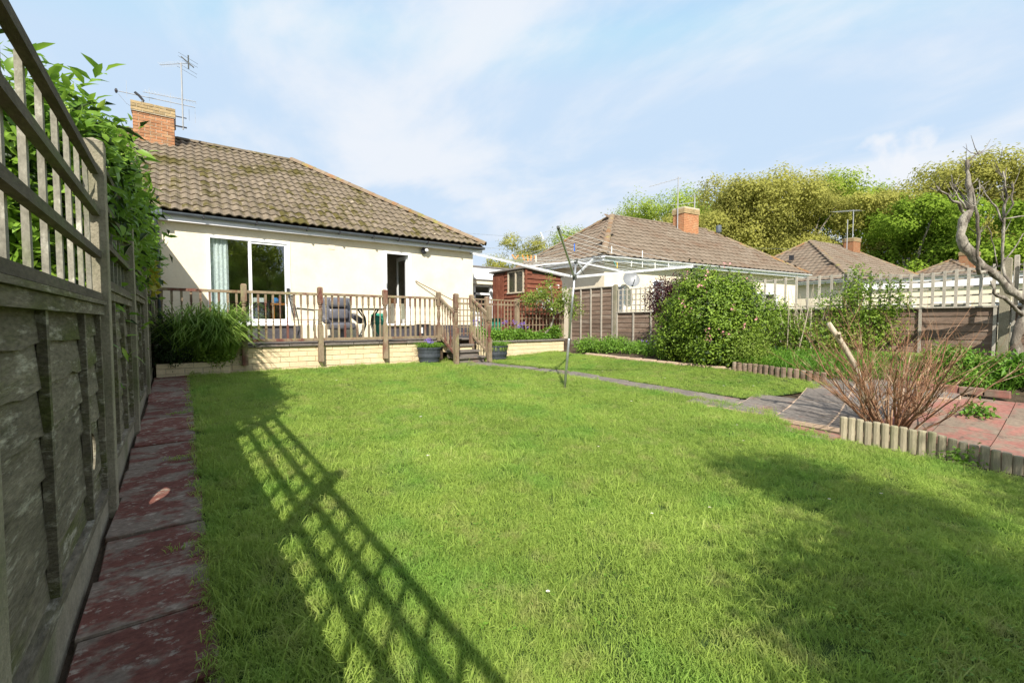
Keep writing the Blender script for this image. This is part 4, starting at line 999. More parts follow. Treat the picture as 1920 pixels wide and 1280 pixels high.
B().lathe((3.33, 9.95, TZ+.655), [(.37, 0), (.385, .008), (.385, .02), (.37, .026)], 24).build('table_top', M['dark_metal'], gt_)
for a in (0.3, 1.87, 3.44, 5.01):
    c_, s_ = math.cos(a), math.sin(a)
    B().tube([(3.33+c_*.30, 9.95+s_*.30, TZ+.005), (3.33+c_*.20, 9.95+s_*.20, TZ+.14), (3.33+c_*.09, 9.95+s_*.09, TZ+.33), (3.33+c_*.12, 9.95+s_*.12, TZ+.48), (3.33+c_*.26, 9.95+s_*.26, TZ+.655)], .017, 6).build('leg', M['dark_metal'], gt_)
wb_ = thing('water_butt', 'green plastic bin on the terrace left of the back door', 'bin', (3.72, 10.5, TZ))
B().lathe((3.74, 10.5, TZ+.005), [(.13, 0), (.145, .5), (.15, .51)], 16).build('body', M['green_pl'], wb_, smooth=False)
B().lathe((3.74, 10.5, TZ+.516), [(.16, 0), (.16, .04), (.10, .075), (.02, .08)], 16).build('lid', M['green_pl'], wb_)
tag(B().box((2.2, 11.03, TZ+.005), (4.0, 11.25, TZ+.27)).build('low_ledge', M['pale_paint'], None), 'low cream ledge at the foot of the bungalow wall behind the recliner', 'ledge')
def pot(x, y, z, r, h, m, label, name='pot'):
    t = thing(name, label, 'box', (x, y, z)); B().lathe((x, y, z), [(r*.85, 0), (r, h*.9), (r*1.06, h*.92), (r*1.06, h)], 4).build('body', m, t); return t
bx = thing('storage_box', 'small dark box with a pale label standing below the back door', 'box', (5.1, 10.9, TZ))
B().box((4.98, 10.85, TZ+.005), (5.24, 11.05, TZ+.30)).build('body', M['black'], bx); B().box((4.96, 10.83, TZ+.30), (5.26, 11.07, TZ+.335)).build('lid', M['black'], bx); B().box((4.995, 10.846, TZ+.1), (5.04, 10.8495, TZ+.25)).build('paper_label', M['white'], bx)
# stacked green recycling boxes
for i in range(3):
    z = .90+i*.185
    t = thing('recycling_box', ['bottom green slatted recycling box of the stack before the shed', 'middle green slatted recycling box of the stack before the shed', 'top green slatted recycling box of the stack before the shed'][i], 'recycling box', (6.95, 10.5, z), 'green recycling boxes stacked before the shed')
    B().hexa([(6.72, 10.36, z), (7.14, 10.36, z), (7.14, 10.66, z), (6.72, 10.66, z), (6.68, 10.33, z+.15), (7.18, 10.33, z+.15), (7.18, 10.69, z+.15), (6.68, 10.69, z+.15)]).build('tub', M['green_pl'], t)
    B().box((6.66, 10.31, z+.152), (7.20, 10.71, z+.175)).build('rim', M['green_pl'], t)
tag(B().box((5.61, 10.29, .3), (9.2, 12.4, .884)).build('side_yard', M['slab'], None), kind='structure')
# ------------------------------------------------------------------ shed
S = thing('garden_shed', 'red brown weatherboarded garden shed with two small dark windows', 'shed', (8.6, 11.1, .88))
sx0, sx1, sy0, sy1, sz0 = 7.99, 9.36, 10.32, 12.0, .885
def ztop(x): return 2.88-(x-sx0)/(sx1-sx0)*.16
b = B(); b.hexa([(sx0+.025, sy0+.025, sz0), (sx1-.02, sy0+.025, sz0), (sx1-.02, sy1, sz0), (sx0+.025, sy1, sz0), (sx0+.025, sy0+.025, ztop(sx0)-.03), (sx1-.02, sy0+.025, ztop(sx1)-.03), (sx1-.02, sy1, ztop(sx1)-.03), (sx0+.025, sy1, ztop(sx0)-.03)])
b.build('wall_lining', M['rail_dark'], S)
nb = 15; h = (2.86-sz0)/nb
for i in range(nb):
    z = sz0+i*h
    xe = sx1 if z+h < ztop(sx1)-.02 else sx0+(sx1-sx0)*max(.15, (2.88-(z+h))/.16)
    xe = min(xe, sx1)
    B().hexa([(sx0-.012, sy0-.034, z-.014), (xe, sy0-.034, z-.014), (xe, sy0+.012, z-.012), (sx0, sy0+.012, z-.012), (sx0-.0, sy0-.002, z+h), (xe, sy0-.002, z+h), (xe, sy0+.012, z+h), (sx0, sy0+.012, z+h)]).build('board', M['shed'], S)
    segs = [(sy0+.0, 11.36)]
    wy0, wy1, wz0, wz1 = 10.42, 11.16, 2.24, 2.80
    if z+h > wz0-.02 and z < wz1+.02: segs = [(sy0, wy0-.05), (wy1+.05, 11.36)]
    for a, e in segs:
        B().hexa([(sx0-.032, a, z-.014), (sx0+.012, a, z-.012), (sx0+.012, e, z-.012), (sx0-.032, e, z-.014), (sx0-.002, a, z+h), (sx0+.012, a, z+h), (sx0+.012, e, z+h), (sx0-.002, e, z+h)]).build('board', M['shed'], S)
dr = B().box((sx0-.012, 11.40, sz0), (sx0+.01, 12.0, 2.82)).build('door', M['shed'], S)
for i in range(6): B().box((sx0-.026, 11.405+i*.099, sz0+.02), (sx0-.0125, 11.405+i*.099+.092, 2.80)).build('plank', M['shed'], dr)
B().box((sx0-.035, sy0-.035, sz0), (sx0+.02, sy0+.0, ztop(sx0)-.02)).build('corner_post', M['shed'], S)
w_ = B()
for a in (10.39, 10.76, 11.13): w_.box((sx0-.04, a, 2.22), (sx0+.0, a+.045, 2.80))
w_.box((sx0-.05, 10.36, 2.18), (sx0, 11.2, 2.22)); w_.box((sx0-.04, 10.39, 2.80), (sx0, 11.175, 2.83)); wf = w_.build('window', M['stub'], S)
for a in (10.435, 10.805): B().box((sx0-.022, a, 2.22), (sx0-.014, a+.325, 2.80)).build('pane', M['glass'], wf)
B().hexa([(sx0-.10, sy0-.08, 2.87), (sx1+.06, sy0-.08, 2.69), (sx1+.06, sy1+.1, 2.69), (sx0-.10, sy1+.1, 2.87), (sx0-.10, sy0-.08, 2.91), (sx1+.06, sy0-.08, 2.73), (sx1+.06, sy1+.1, 2.73), (sx0-.10, sy1+.1, 2.91)]).build('roof', M['felt'], S)

# flat roofed garage beyond
G = thing('garage', 'white flat roofed outbuilding between the bungalow and the shed', 'garage', (8.2, 13.2, .9))
gb = B(); gb.box((7.15, 12.65, .5), (7.66, 12.8, 2.55)); gb.box((8.36, 12.65, .5), (9.3, 12.8, 2.55)); gb.box((7.66, 12.65, .5), (8.36, 12.8, 1.60)); gb.box((7.15, 12.8, .5), (7.3, 16, 2.72)); gb.box((9.15, 12.8, .5), (9.3, 16, 2.72)); gb.box((7.3, 15.9, .5), (9.15, 16, 2.72)); gb.box((7.3, 12.8, .5), (9.15, 15.9, .9))
gb.build('wall', M['white'], G)
B().box((7.05, 12.5, 2.56), (9.45, 16.1, 2.70)).build('lintel', M['pale_paint'], G)
B().box((7.0, 12.45, 2.705), (9.5, 12.56, 3.08)).build('fascia', M['white'], G)
B().box((6.98, 12.43, 3.081), (9.55, 16.2, 3.13)).build('roof', M['felt'], G)
b = B(); b.box((7.66, 12.62, 2.49), (8.36, 12.7, 2.549)); b.box((7.66, 12.62, 2.22), (8.36, 12.7, 2.29)); b.box((7.66, 12.62, 1.60), (8.36, 12.7, 1.66)); b.box((8.28, 12.62, 1.66), (8.36, 12.7, 2.22)); b.box((8.28, 12.62, 2.29), (8.36, 12.7, 2.49)); b.box((7.66, 12.62, 1.66), (7.72, 12.7, 2.49))
gw = b.build('window', M['white'], G)
B().box((7.72, 12.66, 2.29), (8.28, 12.666, 2.49)).build('pane', M['glass'], gw); B().box((7.72, 12.66, 1.66), (8.28, 12.666, 2.22)).build('pane', M['glass'], gw)

# ------------------------------------------------------------------ neighbouring bungalows
def rot_xf(ox, oy, ang): return Matrix.Translation((ox, oy, 0)) @ Matrix.Rotation(ang, 4, 'Z')
def hip_house(label, ox, oy, ang, W, D, g, ze, pitch, chim=None, vent=None, wins=(), doors=(), sub=True, extra=None):
    Mx = rot_xf(ox, oy, ang); P = lambda x, y, z=0: Mx @ Vector((x, y, z)); dx = (Mx.to_3x3() @ Vector((1, 0, 0))); dy = (Mx.to_3x3() @ Vector((0, 1, 0)))
    h = thing('bungalow', label, 'house', P(W/2, D/2, g), None)
    o = .32; rh = D/2; zr = ze+rh*math.tan(pitch)
    ops = sorted([(a, b_, c, d) for a, b_, c, d in list(wins)+list(doors)])
    wbn = B(); x = o
    for a, b_, c, d in ops:
        wbn.box((x, o, g-.3), (a, o+.25, ze-.1)); wbn.box((a, o, g-.3), (b_, o+.25, c)); wbn.box((a, o, d), (b_, o+.25, ze-.1)); x = b_
    wbn.box((x, o, g-.3), (W-o, o+.25, ze-.1)); wbn.box((o, o+.25, g-.3), (o+.25, D-o, ze-.1)); wbn.box((W-o-.25, o+.25, g-.3), (W-o, D-o, ze-.1)); wbn.box((o, D-o, g-.3), (W-o, D-o+.1, ze-.1))
    wbn.box((o+.25, o+1.6, g-.3), (W-o-.25, o+1.7, ze-.12))
    wbn.xf(Mx).build('wall', M['render'], h)
    for i, (a, b_, c, d) in enumerate(ops):
        f = B(); t_ = .06
        f.box((a, o-.01, d-t_), (b_, o+.07, d)); f.box((a, o-.01, c), (b_, o+.07, c+t_)); f.box((a, o-.01, c+t_), (a+t_, o+.07, d-t_)); f.box((b_-t_, o-.01, c+t_), (b_, o+.07, d-t_))
        if b_-a > 1.3: f.box(((a+b_)/2-.03, o-.005, c+t_), ((a+b_)/2+.03, o+.065, d-t_))
        w = f.xf(Mx).build('window' if (a, b_, c, d) in wins else 'door', M['white'], h)
        B().box((a+t_, o+.03, c+t_), (b_-t_, o+.036, d-t_)).xf(Mx).build('pane', M['glass'], w)
    fb = B(); fb.box((0, 0, ze-.16), (W, .02, ze-.0)); fb.box((0, .02, ze-.16), (.02, D, ze-.0)); fb.box((W-.02, .02, ze-.16), (W, D, ze)); fb.box((.02, .02, ze-.12), (W-.02, D-.02, ze-.105)); fb.xf(Mx).build('fascia', M['white'], h)
    gutter(P(-.02, -.06, ze-.01), P(W+.02, -.06, ze-.01), M['white'], h, .055); gutter(P(-.06, D, ze-.01), P(-.06, -.02, ze-.01), M['white'], h, .055)
    rbn = B(); e = -.04
    rbn.poly([P(0, 0, ze+e), P(W, 0, ze+e), P(W, D, ze+e), P(0, D, ze+e), P(rh, rh, zr+e), P(W-rh, rh, zr+e)], [(0, 1, 5, 4), (1, 2, 5), (2, 3, 4, 5), (3, 0, 4), (3, 2, 1, 0)])
    rf = rbn.build('roof', M['underlay'], h)
    sl = rh/math.cos(pitch); tm_ = tile_mesh('tile', .30, .335*1.1, .03, .022, M['tile_far'], 5); q = rh/sl
    tn = math.tan(pitch)
    s = tile_slots(P(0, -.03, ze+.02), dx, (dy+Vector((0, 0, tn))), W, sl, q, q, .30, .335)
    s += tile_slots(P(0, D, ze+.02), -dy, (dx+Vector((0, 0, tn))), D, sl, q, q, .30, .335, mL=-.08, mR=-.08)
    s += tile_slots(P(W, 0, ze+.02), dy, (-dx+Vector((0, 0, tn))), D, sl, q, q, .30, .335, mL=-.2, mR=-.2)
    join_tiles('roof_tiles', tm_, s, M['tile_far'], rf, .008)
    for a, b_ in ((P(0, 0, ze+.05), P(rh, rh, zr+.05)), (P(W, 0, ze+.05), P(W-rh, rh, zr+.05))): cap_run('hip_tile', a, b_, M['ridge'], rf, .13, .45, joined=not sub)
    cap_run('hip_tile', P(0, D, ze+.05), P(rh, rh, zr+.05), M['ridge'], rf, .13, joined=True)
    cap_run('ridge_tile', P(rh, rh, zr+.03), P(W-rh, rh, zr+.03), M['tile_far'], rf, .12, .45, joined=True)
    if chim:
        cx, cy, w_, d_, z0, z1 = chim; c = P(cx, cy); chimney(h, (c.x, c.y), dx, dy, w_, d_, z0, z1, sub=True)
    return h, P, dx, dy, zr, rf
A2 = math.atan2(-.114, .994)
h2, P2, dx2, dy2, zr2, rf2 = hip_house('bungalow next door with brown hipped roof and brick chimney behind the rotary airer', 11.09, 10.24, A2, 12.1, 6.3, .75, 3.48, R(35.2), chim=(7.15, 2.75, .95, .62, 5.15, 6.42),
    wins=[(1.6-1.2+.0, 1.25, 1.6, 2.60), (8.3, 10.2, 1.6, 2.6)], doors=[(2.55, 3.1, .85, 2.85), (6.0, 7.4, 1.0, 2.8)])
h3, P3, dx3, dy3, zr3, rf3 = hip_house('middle distance bungalow with pointed brown hipped roof and red chimney beyond the right fence', 27.07, 8.5, A2, 12.1, 8.3, .9, 3.5, R(34), chim=(8.0, 3.6, .9, .6, 5.6, 6.75), wins=[(2, 4, 1.6, 2.6), (7, 9, 1.6, 2.6)], sub=False)
h4, P4, dx4, dy4, zr4, rf4 = hip_house('far bungalow whose brown roof peaks above the right trellis beside the bare tree', 40.0, 4.4, A2, 13, 8.3, .9, 3.2, R(31), chim=(4.2, 3.2, 1.0, .8, 4.6, 6.2), wins=[(2, 4, 1.6, 2.6)], sub=False)
h5, P5, dx5, dy5, zr5, rf5 = hip_house('farthest bungalow roof at the right edge behind the tree limb', 55.0, -1.0, A2, 13, 8.3, .9, 3.2, R(31), chim=None, sub=False)
# soil pipe with cowl at house 2, roof vent at house 3
vp = B().tube([P2(10.2, 3.3, 4.6), P2(10.2, 3.3, 5.75)], .06, 8).build('vent_pipe', M['trellis'], h2)
me, c = B().lathe(P2(10.2, 3.3, 5.75), [(.12, 0), (.13, .1), (.12, .34), (.02, .36)], 10).mesh('cowl', M['gutter']); put('cowl', me, vp, c)
B().box((-.1, -.1, 0), (.1, .1, .28)).xf(Matrix.Translation(P3(1.9, 4.0, 5.0))).build('roof_vent', M['black'], h3)
# satellite dish
sdh = thing('satellite_dish', 'grey satellite dish on the cream wall of the bungalow next door', 'satellite dish', P2(1.25, .1, 2.6))
b = B(); rg = 9; v = [(0, 0, 0)]; f = []
for i in range(1, 5):
    for k in range(16):
        t = 2*math.pi*k/16; rr_ = .29*i/4; v.append((rr_*math.cos(t), rr_*math.sin(t)*1.0, .09*(i/4)**2))
for k in range(16): f.append((0, 1+k, 1+(k+1) % 16))
for i in range(3):
    for k in range(16): a = 1+i*16; f.append((a+k, a+16+k, a+16+(k+1) % 16, a+(k+1) % 16))
Dm = Matrix.Translation(P2(1.08, -.12, 2.72)) @ Matrix.Rotation(R(-32), 4, 'Z') @ Matrix.Rotation(R(66), 4, 'X')
b.poly([tuple(Dm @ Vector(p)) for p in v], f); b.build('reflector', M['shaded_dish'], sdh, smooth=True)
b = B().tube([Dm @ Vector((0, -.27, .06)), Dm @ Vector((0, -.15, .42))], .014, 6); b.build('arm', M['shaded_dish'], sdh)
b = B().tube([Dm @ Vector((0, -.17, .40)), Dm @ Vector((0, -.09, .46))], .035, 8); b.build('receiver', M['white'], sdh)
b = B().tube([Dm @ Vector((0, 0, -.0)), P2(1.08, .31, 2.5)], .02, 6); b.build('bracket', M['metal'], sdh)
# aerials on the neighbour's chimney
def mast(name_label, base, h, boom=None):
    t = thing('tv_aerial', name_label, 'aerial', base); b0 = Vector(base)
    B().tube([b0, b0+Vector((0, 0, h))], .025, 6).build('mast', M['aerial'], t)
    if boom:
        p, q, n, el = boom; yagi(t, 'yagi', b0+Vector(p), b0+Vector(q), n, el, M['aerial'], (.2, .6, .2), .012)
mast('left aerial mast standing beside the brick chimney next door, its boom near the top', P2(6.62, 2.75, 5.0), 2.75, ((-1.1, .7, 2.3), (.2, 0, 2.75), 6, .4))
mast('right aerial mast standing beside the brick chimney next door', P2(7.72, 2.75, 5.0), 2.15, ((-1.2, .4, 1.55), (.1, 0, 1.8), 8, .25))
mast('aerial with a fan of horizontal rods on the red chimney beyond the right fence', P3(8.1, 3.6, 6.6), 2.0, ((-1.6, .6, 1.75), (.4, -.2, 2.0), 10, .9))
mast('thin aerial mast just left of the red chimney beyond the right fence', P3(7.4, 3.6, 5.6), 2.3)
mast('small distant aerial with a round dish and crossbar right of the bare tree', (52, 2.2, 4.6), 4.2, ((-1.2, 0, 3.1), (1.2, 0, 3.1), 4, .5))

# ---- white flat roofed extension seen through the right trellis
ex = thing('extension', 'long low white and cream extension seen through the right hand trellis', 'house extension', (22, 6, .7))
q0 = Vector((26.55, 5.72, 0)); q1 = Vector((22.6, .9, 0))
q0 = Vector((24.2, 7.1, 0)); q1 = Vector((24.6, 1.2, 0)); dn = (q1-q0).normalized(); bk_ = Vector((0, 0, 1)).cross(dn)
def slab_on(a, e, z0, z1, o0, o1, m, nm, par):
    p = [q0+dn*a+bk_*o0, q0+dn*e+bk_*o0, q0+dn*e+bk_*o1, q0+dn*a+bk_*o1]
    return B().hexa([v+Vector((0, 0, z0)) for v in p]+[v+Vector((0, 0, z1)) for v in p]).build(nm, m, par)
L6 = (q1-q0).length
slab_on(0, L6, 2.72, 3.12, -.12, -.0, M['fascia'], 'fascia', ex)
slab_on(-.1, L6+.1, 3.121, 3.18, -.2, 3, M['felt'], 'roof', ex)
slab_on(0, L6, .3, 2.719, 0, .2, M['render'], 'wall', ex)
slab_on(0, L6, 2.0, 2.719, .21, 3, M['room'], 'ceiling_void', ex)
for i, a in enumerate((.6, 2.2, 3.9)):
    w = slab_on(a, a+1.1, 1.25, 2.1, -.03, .02, M['white'], 'window', ex)
    slab_on(a+.07, a+1.03, 1.32, 2.03, -.045, -.031, M['glass'], 'pane', w); slab_on(a+.07, a+1.03, 1.32, 2.03, -.0305, -.0302, M['black'], 'dark_backing', w)  # black sheet set right behind each pane

# ------------------------------------------------------------------ right hand fence
RX = 10.6
def rbay(y0, y1, zb, zt, label, trellis=True, ngr=True, nbat=3, slats=True):
    t = B().box((RX-.055, y0, zt+.001), (RX+.03, y1, zt+.03)).build('fence_panel', M['batten_r'], RF)
    nb = max(3, int(round((zt-zb)/.135))); h = (zt-zb)/nb
    for i in range(nb):
        z0 = zb+i*h-.01; z1 = zb+(i+1)*h+.012; r1, r2 = random.uniform(-.008, .008), random.uniform(-.008, .008)
        B().hexa([(RX-.018, y0, z0+r1), (RX-.004, y0, z0+r1), (RX-.004, y1, z0+r2), (RX-.018, y1, z0+r2), (RX-.004, y0, z1), (RX+.004, y0, z1), (RX+.004, y1, z1), (RX-.004, y1, z1)]).build('board', M['fence_r'], t)
    for k in range(nbat+1):
        y = y0+.03+(y1-y0-.06)*k/nbat
        B().box((RX-.05, y-.02, zb-.01), (RX-.019, y+.02, zt)).build('batten', M['batten_r'], t)
    if ngr: B().box((RX-.03, y0, zb-.35), (RX+.02, y1, zb-.012)).build('gravel_board', M['concrete'], t)
    return t
def rtrellis(y0, y1, z0, z1, label, n, rows, sag=0.0):
    t = None
    for j in range(rows):
        z = z0+.04+(z1-z0-.07)*j/(rows-1); m_ = (y0+y1)/2; s_ = sag*j/(rows-1)
        b = B(); b.bar((RX+.006, y0, z), (RX+.006, m_, z-s_), .016, .028); b.bar((RX+.006, m_, z-s_), (RX+.006, y1, z), .016, .028)
        if j: b.build('rail', M['batten_r'], t)
        else: t = b.build('trellis', M['batten_r'], RF)
    for k in range(n):
        y = y0+.06+(y1-y0-.12)*k/(n-1); s_ = sag*math.sin(math.pi*k/(n-1))
        B().box((RX-.025, y-.02, z0), (RX-.002, y+.02, z1-s_+random.uniform(-.01, .02))).build('upright', M['batten_r'], t)
    return t
rp = 'posts of the right hand fence'
cpost(RX, 1.26, .35, 2.36, 'pale concrete post of the right fence beside the bare tree', rp, .11, .12)
cpost(RX, 3.30, .4, 2.38, 'thick round topped post of the right fence wrapped in climbing stems', rp, .15, .15, 'batten_r')
cpost(RX, 5.28, .4, 2.40, 'post of the right fence hidden behind the big flowering shrub', rp, .1, .1)
cpost(RX, 7.27, .4, 2.42, 'post of the right fence behind the purple leaved bush', rp, .1, .1)
cpost(RX, 9.28, .45, 2.47, 'pale concrete post of the right fence between plain panel and square trellis', rp, .11, .11)
cpost(RX, 11.25, .5, 2.5, 'far concrete post of the right fence beside the shed corner', rp, .1, .1)
cpost(RX, -.80, .3, 2.36, 'concrete post of the right fence outside the right picture edge', rp, .11, .12)
cpost(RX+.06, 1.16, 1.5, 2.40, 'short grey timber post on the right fence next to the pale concrete post', rp, .05, .06, 'batten_r')
rbay(1.33, 3.22, .81, 1.58, 'brown board fence panel left of the bare tree, open gap beneath it', ngr=False, nbat=2)
rtrellis(1.33, 3.22, 1.61, 2.27, 'grey sagging trellis above the brown panel left of the bare tree', 13, 5, .07)
rbay(3.38, 5.22, .80, 1.60, 'brown board fence panel behind the rambling green shrub')
rtrellis(3.38, 5.22, 1.63, 2.29, 'tall grey trellis left of the ivy wrapped post', 9, 2, .0)
rbay(5.34, 7.21, .78, 1.60, 'brown board fence panel hidden behind the big flowering shrub')
rtrellis(5.34, 7.21, 1.63, 2.28, 'grey trellis hidden behind the big flowering shrub', 9, 4)
rbay(7.33, 9.22, .78, 1.61, 'dark brown fence panel below the square trellis and purple bush')
rtrellis(7.33, 9.22, 1.64, 2.32, 'small square trellis between concrete post and purple bush', 12, 5)
rbay(9.34, 11.2, .76, 2.40, 'tall plain brown fence panel left of the square trellis', nbat=4)
rbay(-.74, 1.19, .6, 1.58, 'brown board fence panel at the right picture edge behind the trunk', nbat=2)
rtrellis(-.74, 1.12, 1.61, 2.27, 'grey trellis at the right picture edge behind the trunk', 9, 4)

# ------------------------------------------------------------------ slab path, patio and edging
sp = thing('path', '', 'path', (5.8, 5.5, .3), kind='structure'); del sp['category']
if 'label' in sp: del sp['label']
y = 8.30; k = 0; b = B(); prevc = None
r_ = random.Random(11)
while y > 2.75:
    ln = .60; yc = y-ln/2; xc = path_x(yc)+.22; dxv = (path_x(y-ln)-path_x(y)); ang = math.atan2(-ln, dxv)+math.pi/2
    me = boxmesh('slab', .44, ln*1.02+.0, .05, M['slab'], .008, .006, k)
    put('slab', me, sp, (xc, yc, gz(xc, yc)-.008), (math.atan(.055)+r_.uniform(-.01, .01), r_.uniform(-.015, .015), ang+r_.uniform(-.01, .01)))
    y -= ln+.012; k += 1
for x0_, x1_ in ((4.68, 5.35),):
    put('slab', boxmesh('slab', .7, .34, .05, M['slab'], .008, .006, 77), sp, (5.02, 8.18, gz(5, 8.2)-.006), (.05, 0, .0))
pt = thing('patio', '', 'patio', (7.0, 2.9, .2), kind='structure'); del pt['category']
if 'label' in pt: del pt['label']
PA = R(-4)
pv = []; 
ys_ = list(np.arange(1.5, 3.75, .15)); 
def drape(cx, cy, w, d, ang, m, parent, name='slab', th=.045, dz=.028, n=3):
    b = B(); v = []; c_, s_ = math.cos(ang), math.sin(ang)
    for lay in (0, 1):
        for j in range(n+1):
            for i in range(n+1):
                u = (i/n-.5)*w; q = (j/n-.5)*d; X = cx+u*c_-q*s_; Y = cy+u*s_+q*c_
                v.append((X, Y, gz(X, Y)+dz-(0 if lay else th)))
    s = n+1; t = s*s; f = []
    for j in range(n):
        for i in range(n):
            a = j*s+i; f.append((t+a, t+a+1, t+a+s+1, t+a+s))
    for i in range(n):
        f += [(i, i+1, t+i+1, t+i), (n*s+i+1, n*s+i, t+n*s+i, t+n*s+i+1), ((i+1)*s, i*s, t+i*s, t+(i+1)*s), (i*s+n, (i+1)*s+n, t+(i+1)*s+n, t+i*s+n)]
    return b.poly(v, f).build(name, m, parent)
O_ = Vector((6.46, 3.30, 0)); ga = R(-80); e1 = Vector((math.cos(ga), math.sin(ga), 0)); e2 = Vector((-e1.y, e1.x, 0))
for j in range(-1, 4):
    for i in range(-1, 4):
        c = O_+e1*(.56*(j+.5))+e2*(.60*(i+.5))
        if c.y > 3.47-.46*(c.x-6.4)+.10 or c.x > 8.3 or c.x < 5.95 or c.y < 1.55: continue
        drape(c.x, c.y, .603, .563, ga+math.pi/2, M['joint'], pt, 'mortar_joint', dz=.019)
        drape(c.x, c.y, .572, .535, ga+math.pi/2+r_.uniform(-.008, .008), M['slab'], pt, dz=.025+r_.uniform(-.002, .002))
# small red slabs at the lawn corner and the red strip behind the bush
for i in range(2): drape(5.60+i*.0, 2.05+i*.32-.05, .36, .30, .05, M['redslab'], pt, dz=.016)
rs = thing('red_path', '', 'x', (7.4, .9, .2), kind='structure'); del rs['category']
if 'label' in rs: del rs['label']
for i in range(7):
    cy = 1.55-i*.47
    for cx in (6.75, 7.32, 7.89): drape(cx, cy, .565, .462, 0, M['redslab'], rs, dz=.03+r_.uniform(-.003, .003)-(.02 if cx > 7.8 else 0))
# kerb bricks behind the red strip
kb = thing('brick_kerb', 'low row of red bricks along the back of the red strip', 'kerb', (8.25, 1, .35))
for i in range(16):
    y = 1.95-i*.235
    if i in (5,): continue
    put('brick', boxmesh('brick', .10, .222, .09, M['redslab'], .006, .004, i), kb, (8.26+.01*math.sin(i), y, gz(8.26, y)+.06), (0, r_.uniform(-.05, .05), r_.uniform(-.05, .05)))
# log edging, one thing: a strip of half round timbers, each a piece
le = thing('log_edging', 'near row of short upright half round timbers edging the red bed', 'edging', (5.9, 1.2, .06))
def log_run(parent, pts, w, h0, seed, m='log', flat=True):
    r_ = random.Random(seed); P_ = [Vector((x, y, 0)) for x, y in pts]; seg = []
    for a, b_ in zip(P_, P_[1:]):
        n = max(1, int((b_-a).length/w))
        for i in range(n): seg.append((a.lerp(b_, (i+.5)/n), (b_-a).normalized()))
    for i, (c, d) in enumerate(seg):
        h = h0(i, len(seg))+r_.uniform(-.006, .008); rr_ = w*.505; s = Vector((-d.y, d.x, 0)); b = B()
        z = gz(c.x, c.y)-.04; v = []
        lean = s*r_.uniform(-.012, .012)
        K = 9
        for zz_, sc_ in ((z, 1), (z+h, 1), (z+h+.012, .86)):
            for k in range(K):
                t = math.pi*2*k/K; v.append(c+(d*math.cos(t)*rr_+s*math.sin(t)*rr_*.8)*sc_+lean*((zz_-z)/h)+Vector((0, 0, zz_)))
        f = [(q*K+k, q*K+(k+1) % K, (q+1)*K+(k+1) % K, (q+1)*K+k) for q in range(2) for k in range(K)]+[tuple(2*K+k for k in range(K))]
        b.poly(v, f).build('log', M[m], parent)
log_run(le, [(5.78, 1.88), (5.86, 1.25), (5.92, .75), (6.02, .35), (6.2, -.6)], .068, lambda i, n: .245 if i < 11 else max(.15, .235-.009*(i-10)), 5)
le2 = thing('log_edging', 'distant row of short timbers edging the bed beside the far lawn', 'edging', (8.1, 3.6, .45))
log_run(le2, [(8.14, 4.35), (8.16, 3.9), (8.10, 3.5), (8.08, 3.1), (8.05, 2.8)], .085, lambda i, n: .20, 6, 'fence_r')
le3 = thing('stone_edging', 'row of flat stones edging the border below the big shrub', 'edging', (8.2, 6, .45))
yy_ = 8.0
while yy_ > 4.4:
    l = random.uniform(.22, .4); put('stone', boxmesh('stone', .09, l-.02, .06, M['joint'], .012, .008, int(yy_*10)), le3, (bed_x(yy_)+.04, yy_-l/2, gz(8.2, yy_)+.012), (0, 0, random.uniform(-.08, .08))); yy_ -= l
# ------------------------------------------------------------------ rotary airer
ra = thing('rotary_airer', 'aluminium rotary clothes airer leaning slightly in the middle of the lawn', 'clothes airer', (4.90, 5.33, .29))
base = Vector((4.90, 5.33, .25)); hub = Vector((5.09, 5.31, 2.06)); top_ = hub+(hub-base).normalized()*.25
B().tube([base, base+(hub-base)*.45, base+(hub-base)*.46], [.022, .022, .018], 10).build('ground_tube', M['metal'], ra, smooth=True)
B().tube([base+(hub-base)*.46, top_], .0165, 10).build('pole', M['metal'], ra, smooth=True)
B().tube([hub-Vector((0, 0, .04)), hub+Vector((0, 0, .04))], .034, 10).build('lower_hub', M['dark_metal'], ra)
B().tube([top_-Vector((0, 0, .03)), top_+Vector((0, 0, .03))], .03, 10).build('top_hub', M['dark_metal'], ra)
def cam_dir(a, b_):                               # horizontal direction, a to the right, b away, in the garden's own axes
    return Vector((a*.809+b_*.588, -a*.588+b_*.809, 0))
arms = {'near': cam_dir(-.42, -1.55)+Vector((0, 0, .46)), 'left': cam_dir(-1.68, .42)+Vector((0, 0, .44)), 'right': cam_dir(1.78, -.35)+Vector((0, 0, .13)), 'far': cam_dir(.58, 1.65)+Vector((0, 0, .50))}
tips = {}
for k, v in arms.items():
    tp = hub+v; tips[k] = tp
    am = B().bar(hub+v*.02, tp, .024, .034).build('arm', M['alu'] if k != 'near' else M['metal'], ra)  # near arm in darker metal, its shade put into the colour
    B().tube([tp-v.normalized()*.03, tp+v.normalized()*.02], .02, 8).build('end_cap', M['dark_metal'], am)
    B().bar(top_, hub+v*.42+Vector((0, 0, .012)), .012, .02).build('strut', M['alu'], ra)
B().tube([top_+Vector((.03, -.02, -.05)), top_+Vector((.12, -.09, -.24))], .007, 6).build('handle', M['dark_metal'], ra)
order = ['near', 'left', 'far', 'right']
for j in range(7):
    f = 1-.085*j-.02; b = B()
    for i in range(4):
        a = hub.lerp(tips[order[i]], f)+Vector((0, 0, .018)); c = hub.lerp(tips[order[(i+1) % 4]], f)+Vector((0, 0, .018)); m_ = (a+c)/2-Vector((0, 0, .02+.02*random.random()))
        b.tube([a, m_, c], .0022, 4)
    b.build('line', M['line'], ra)
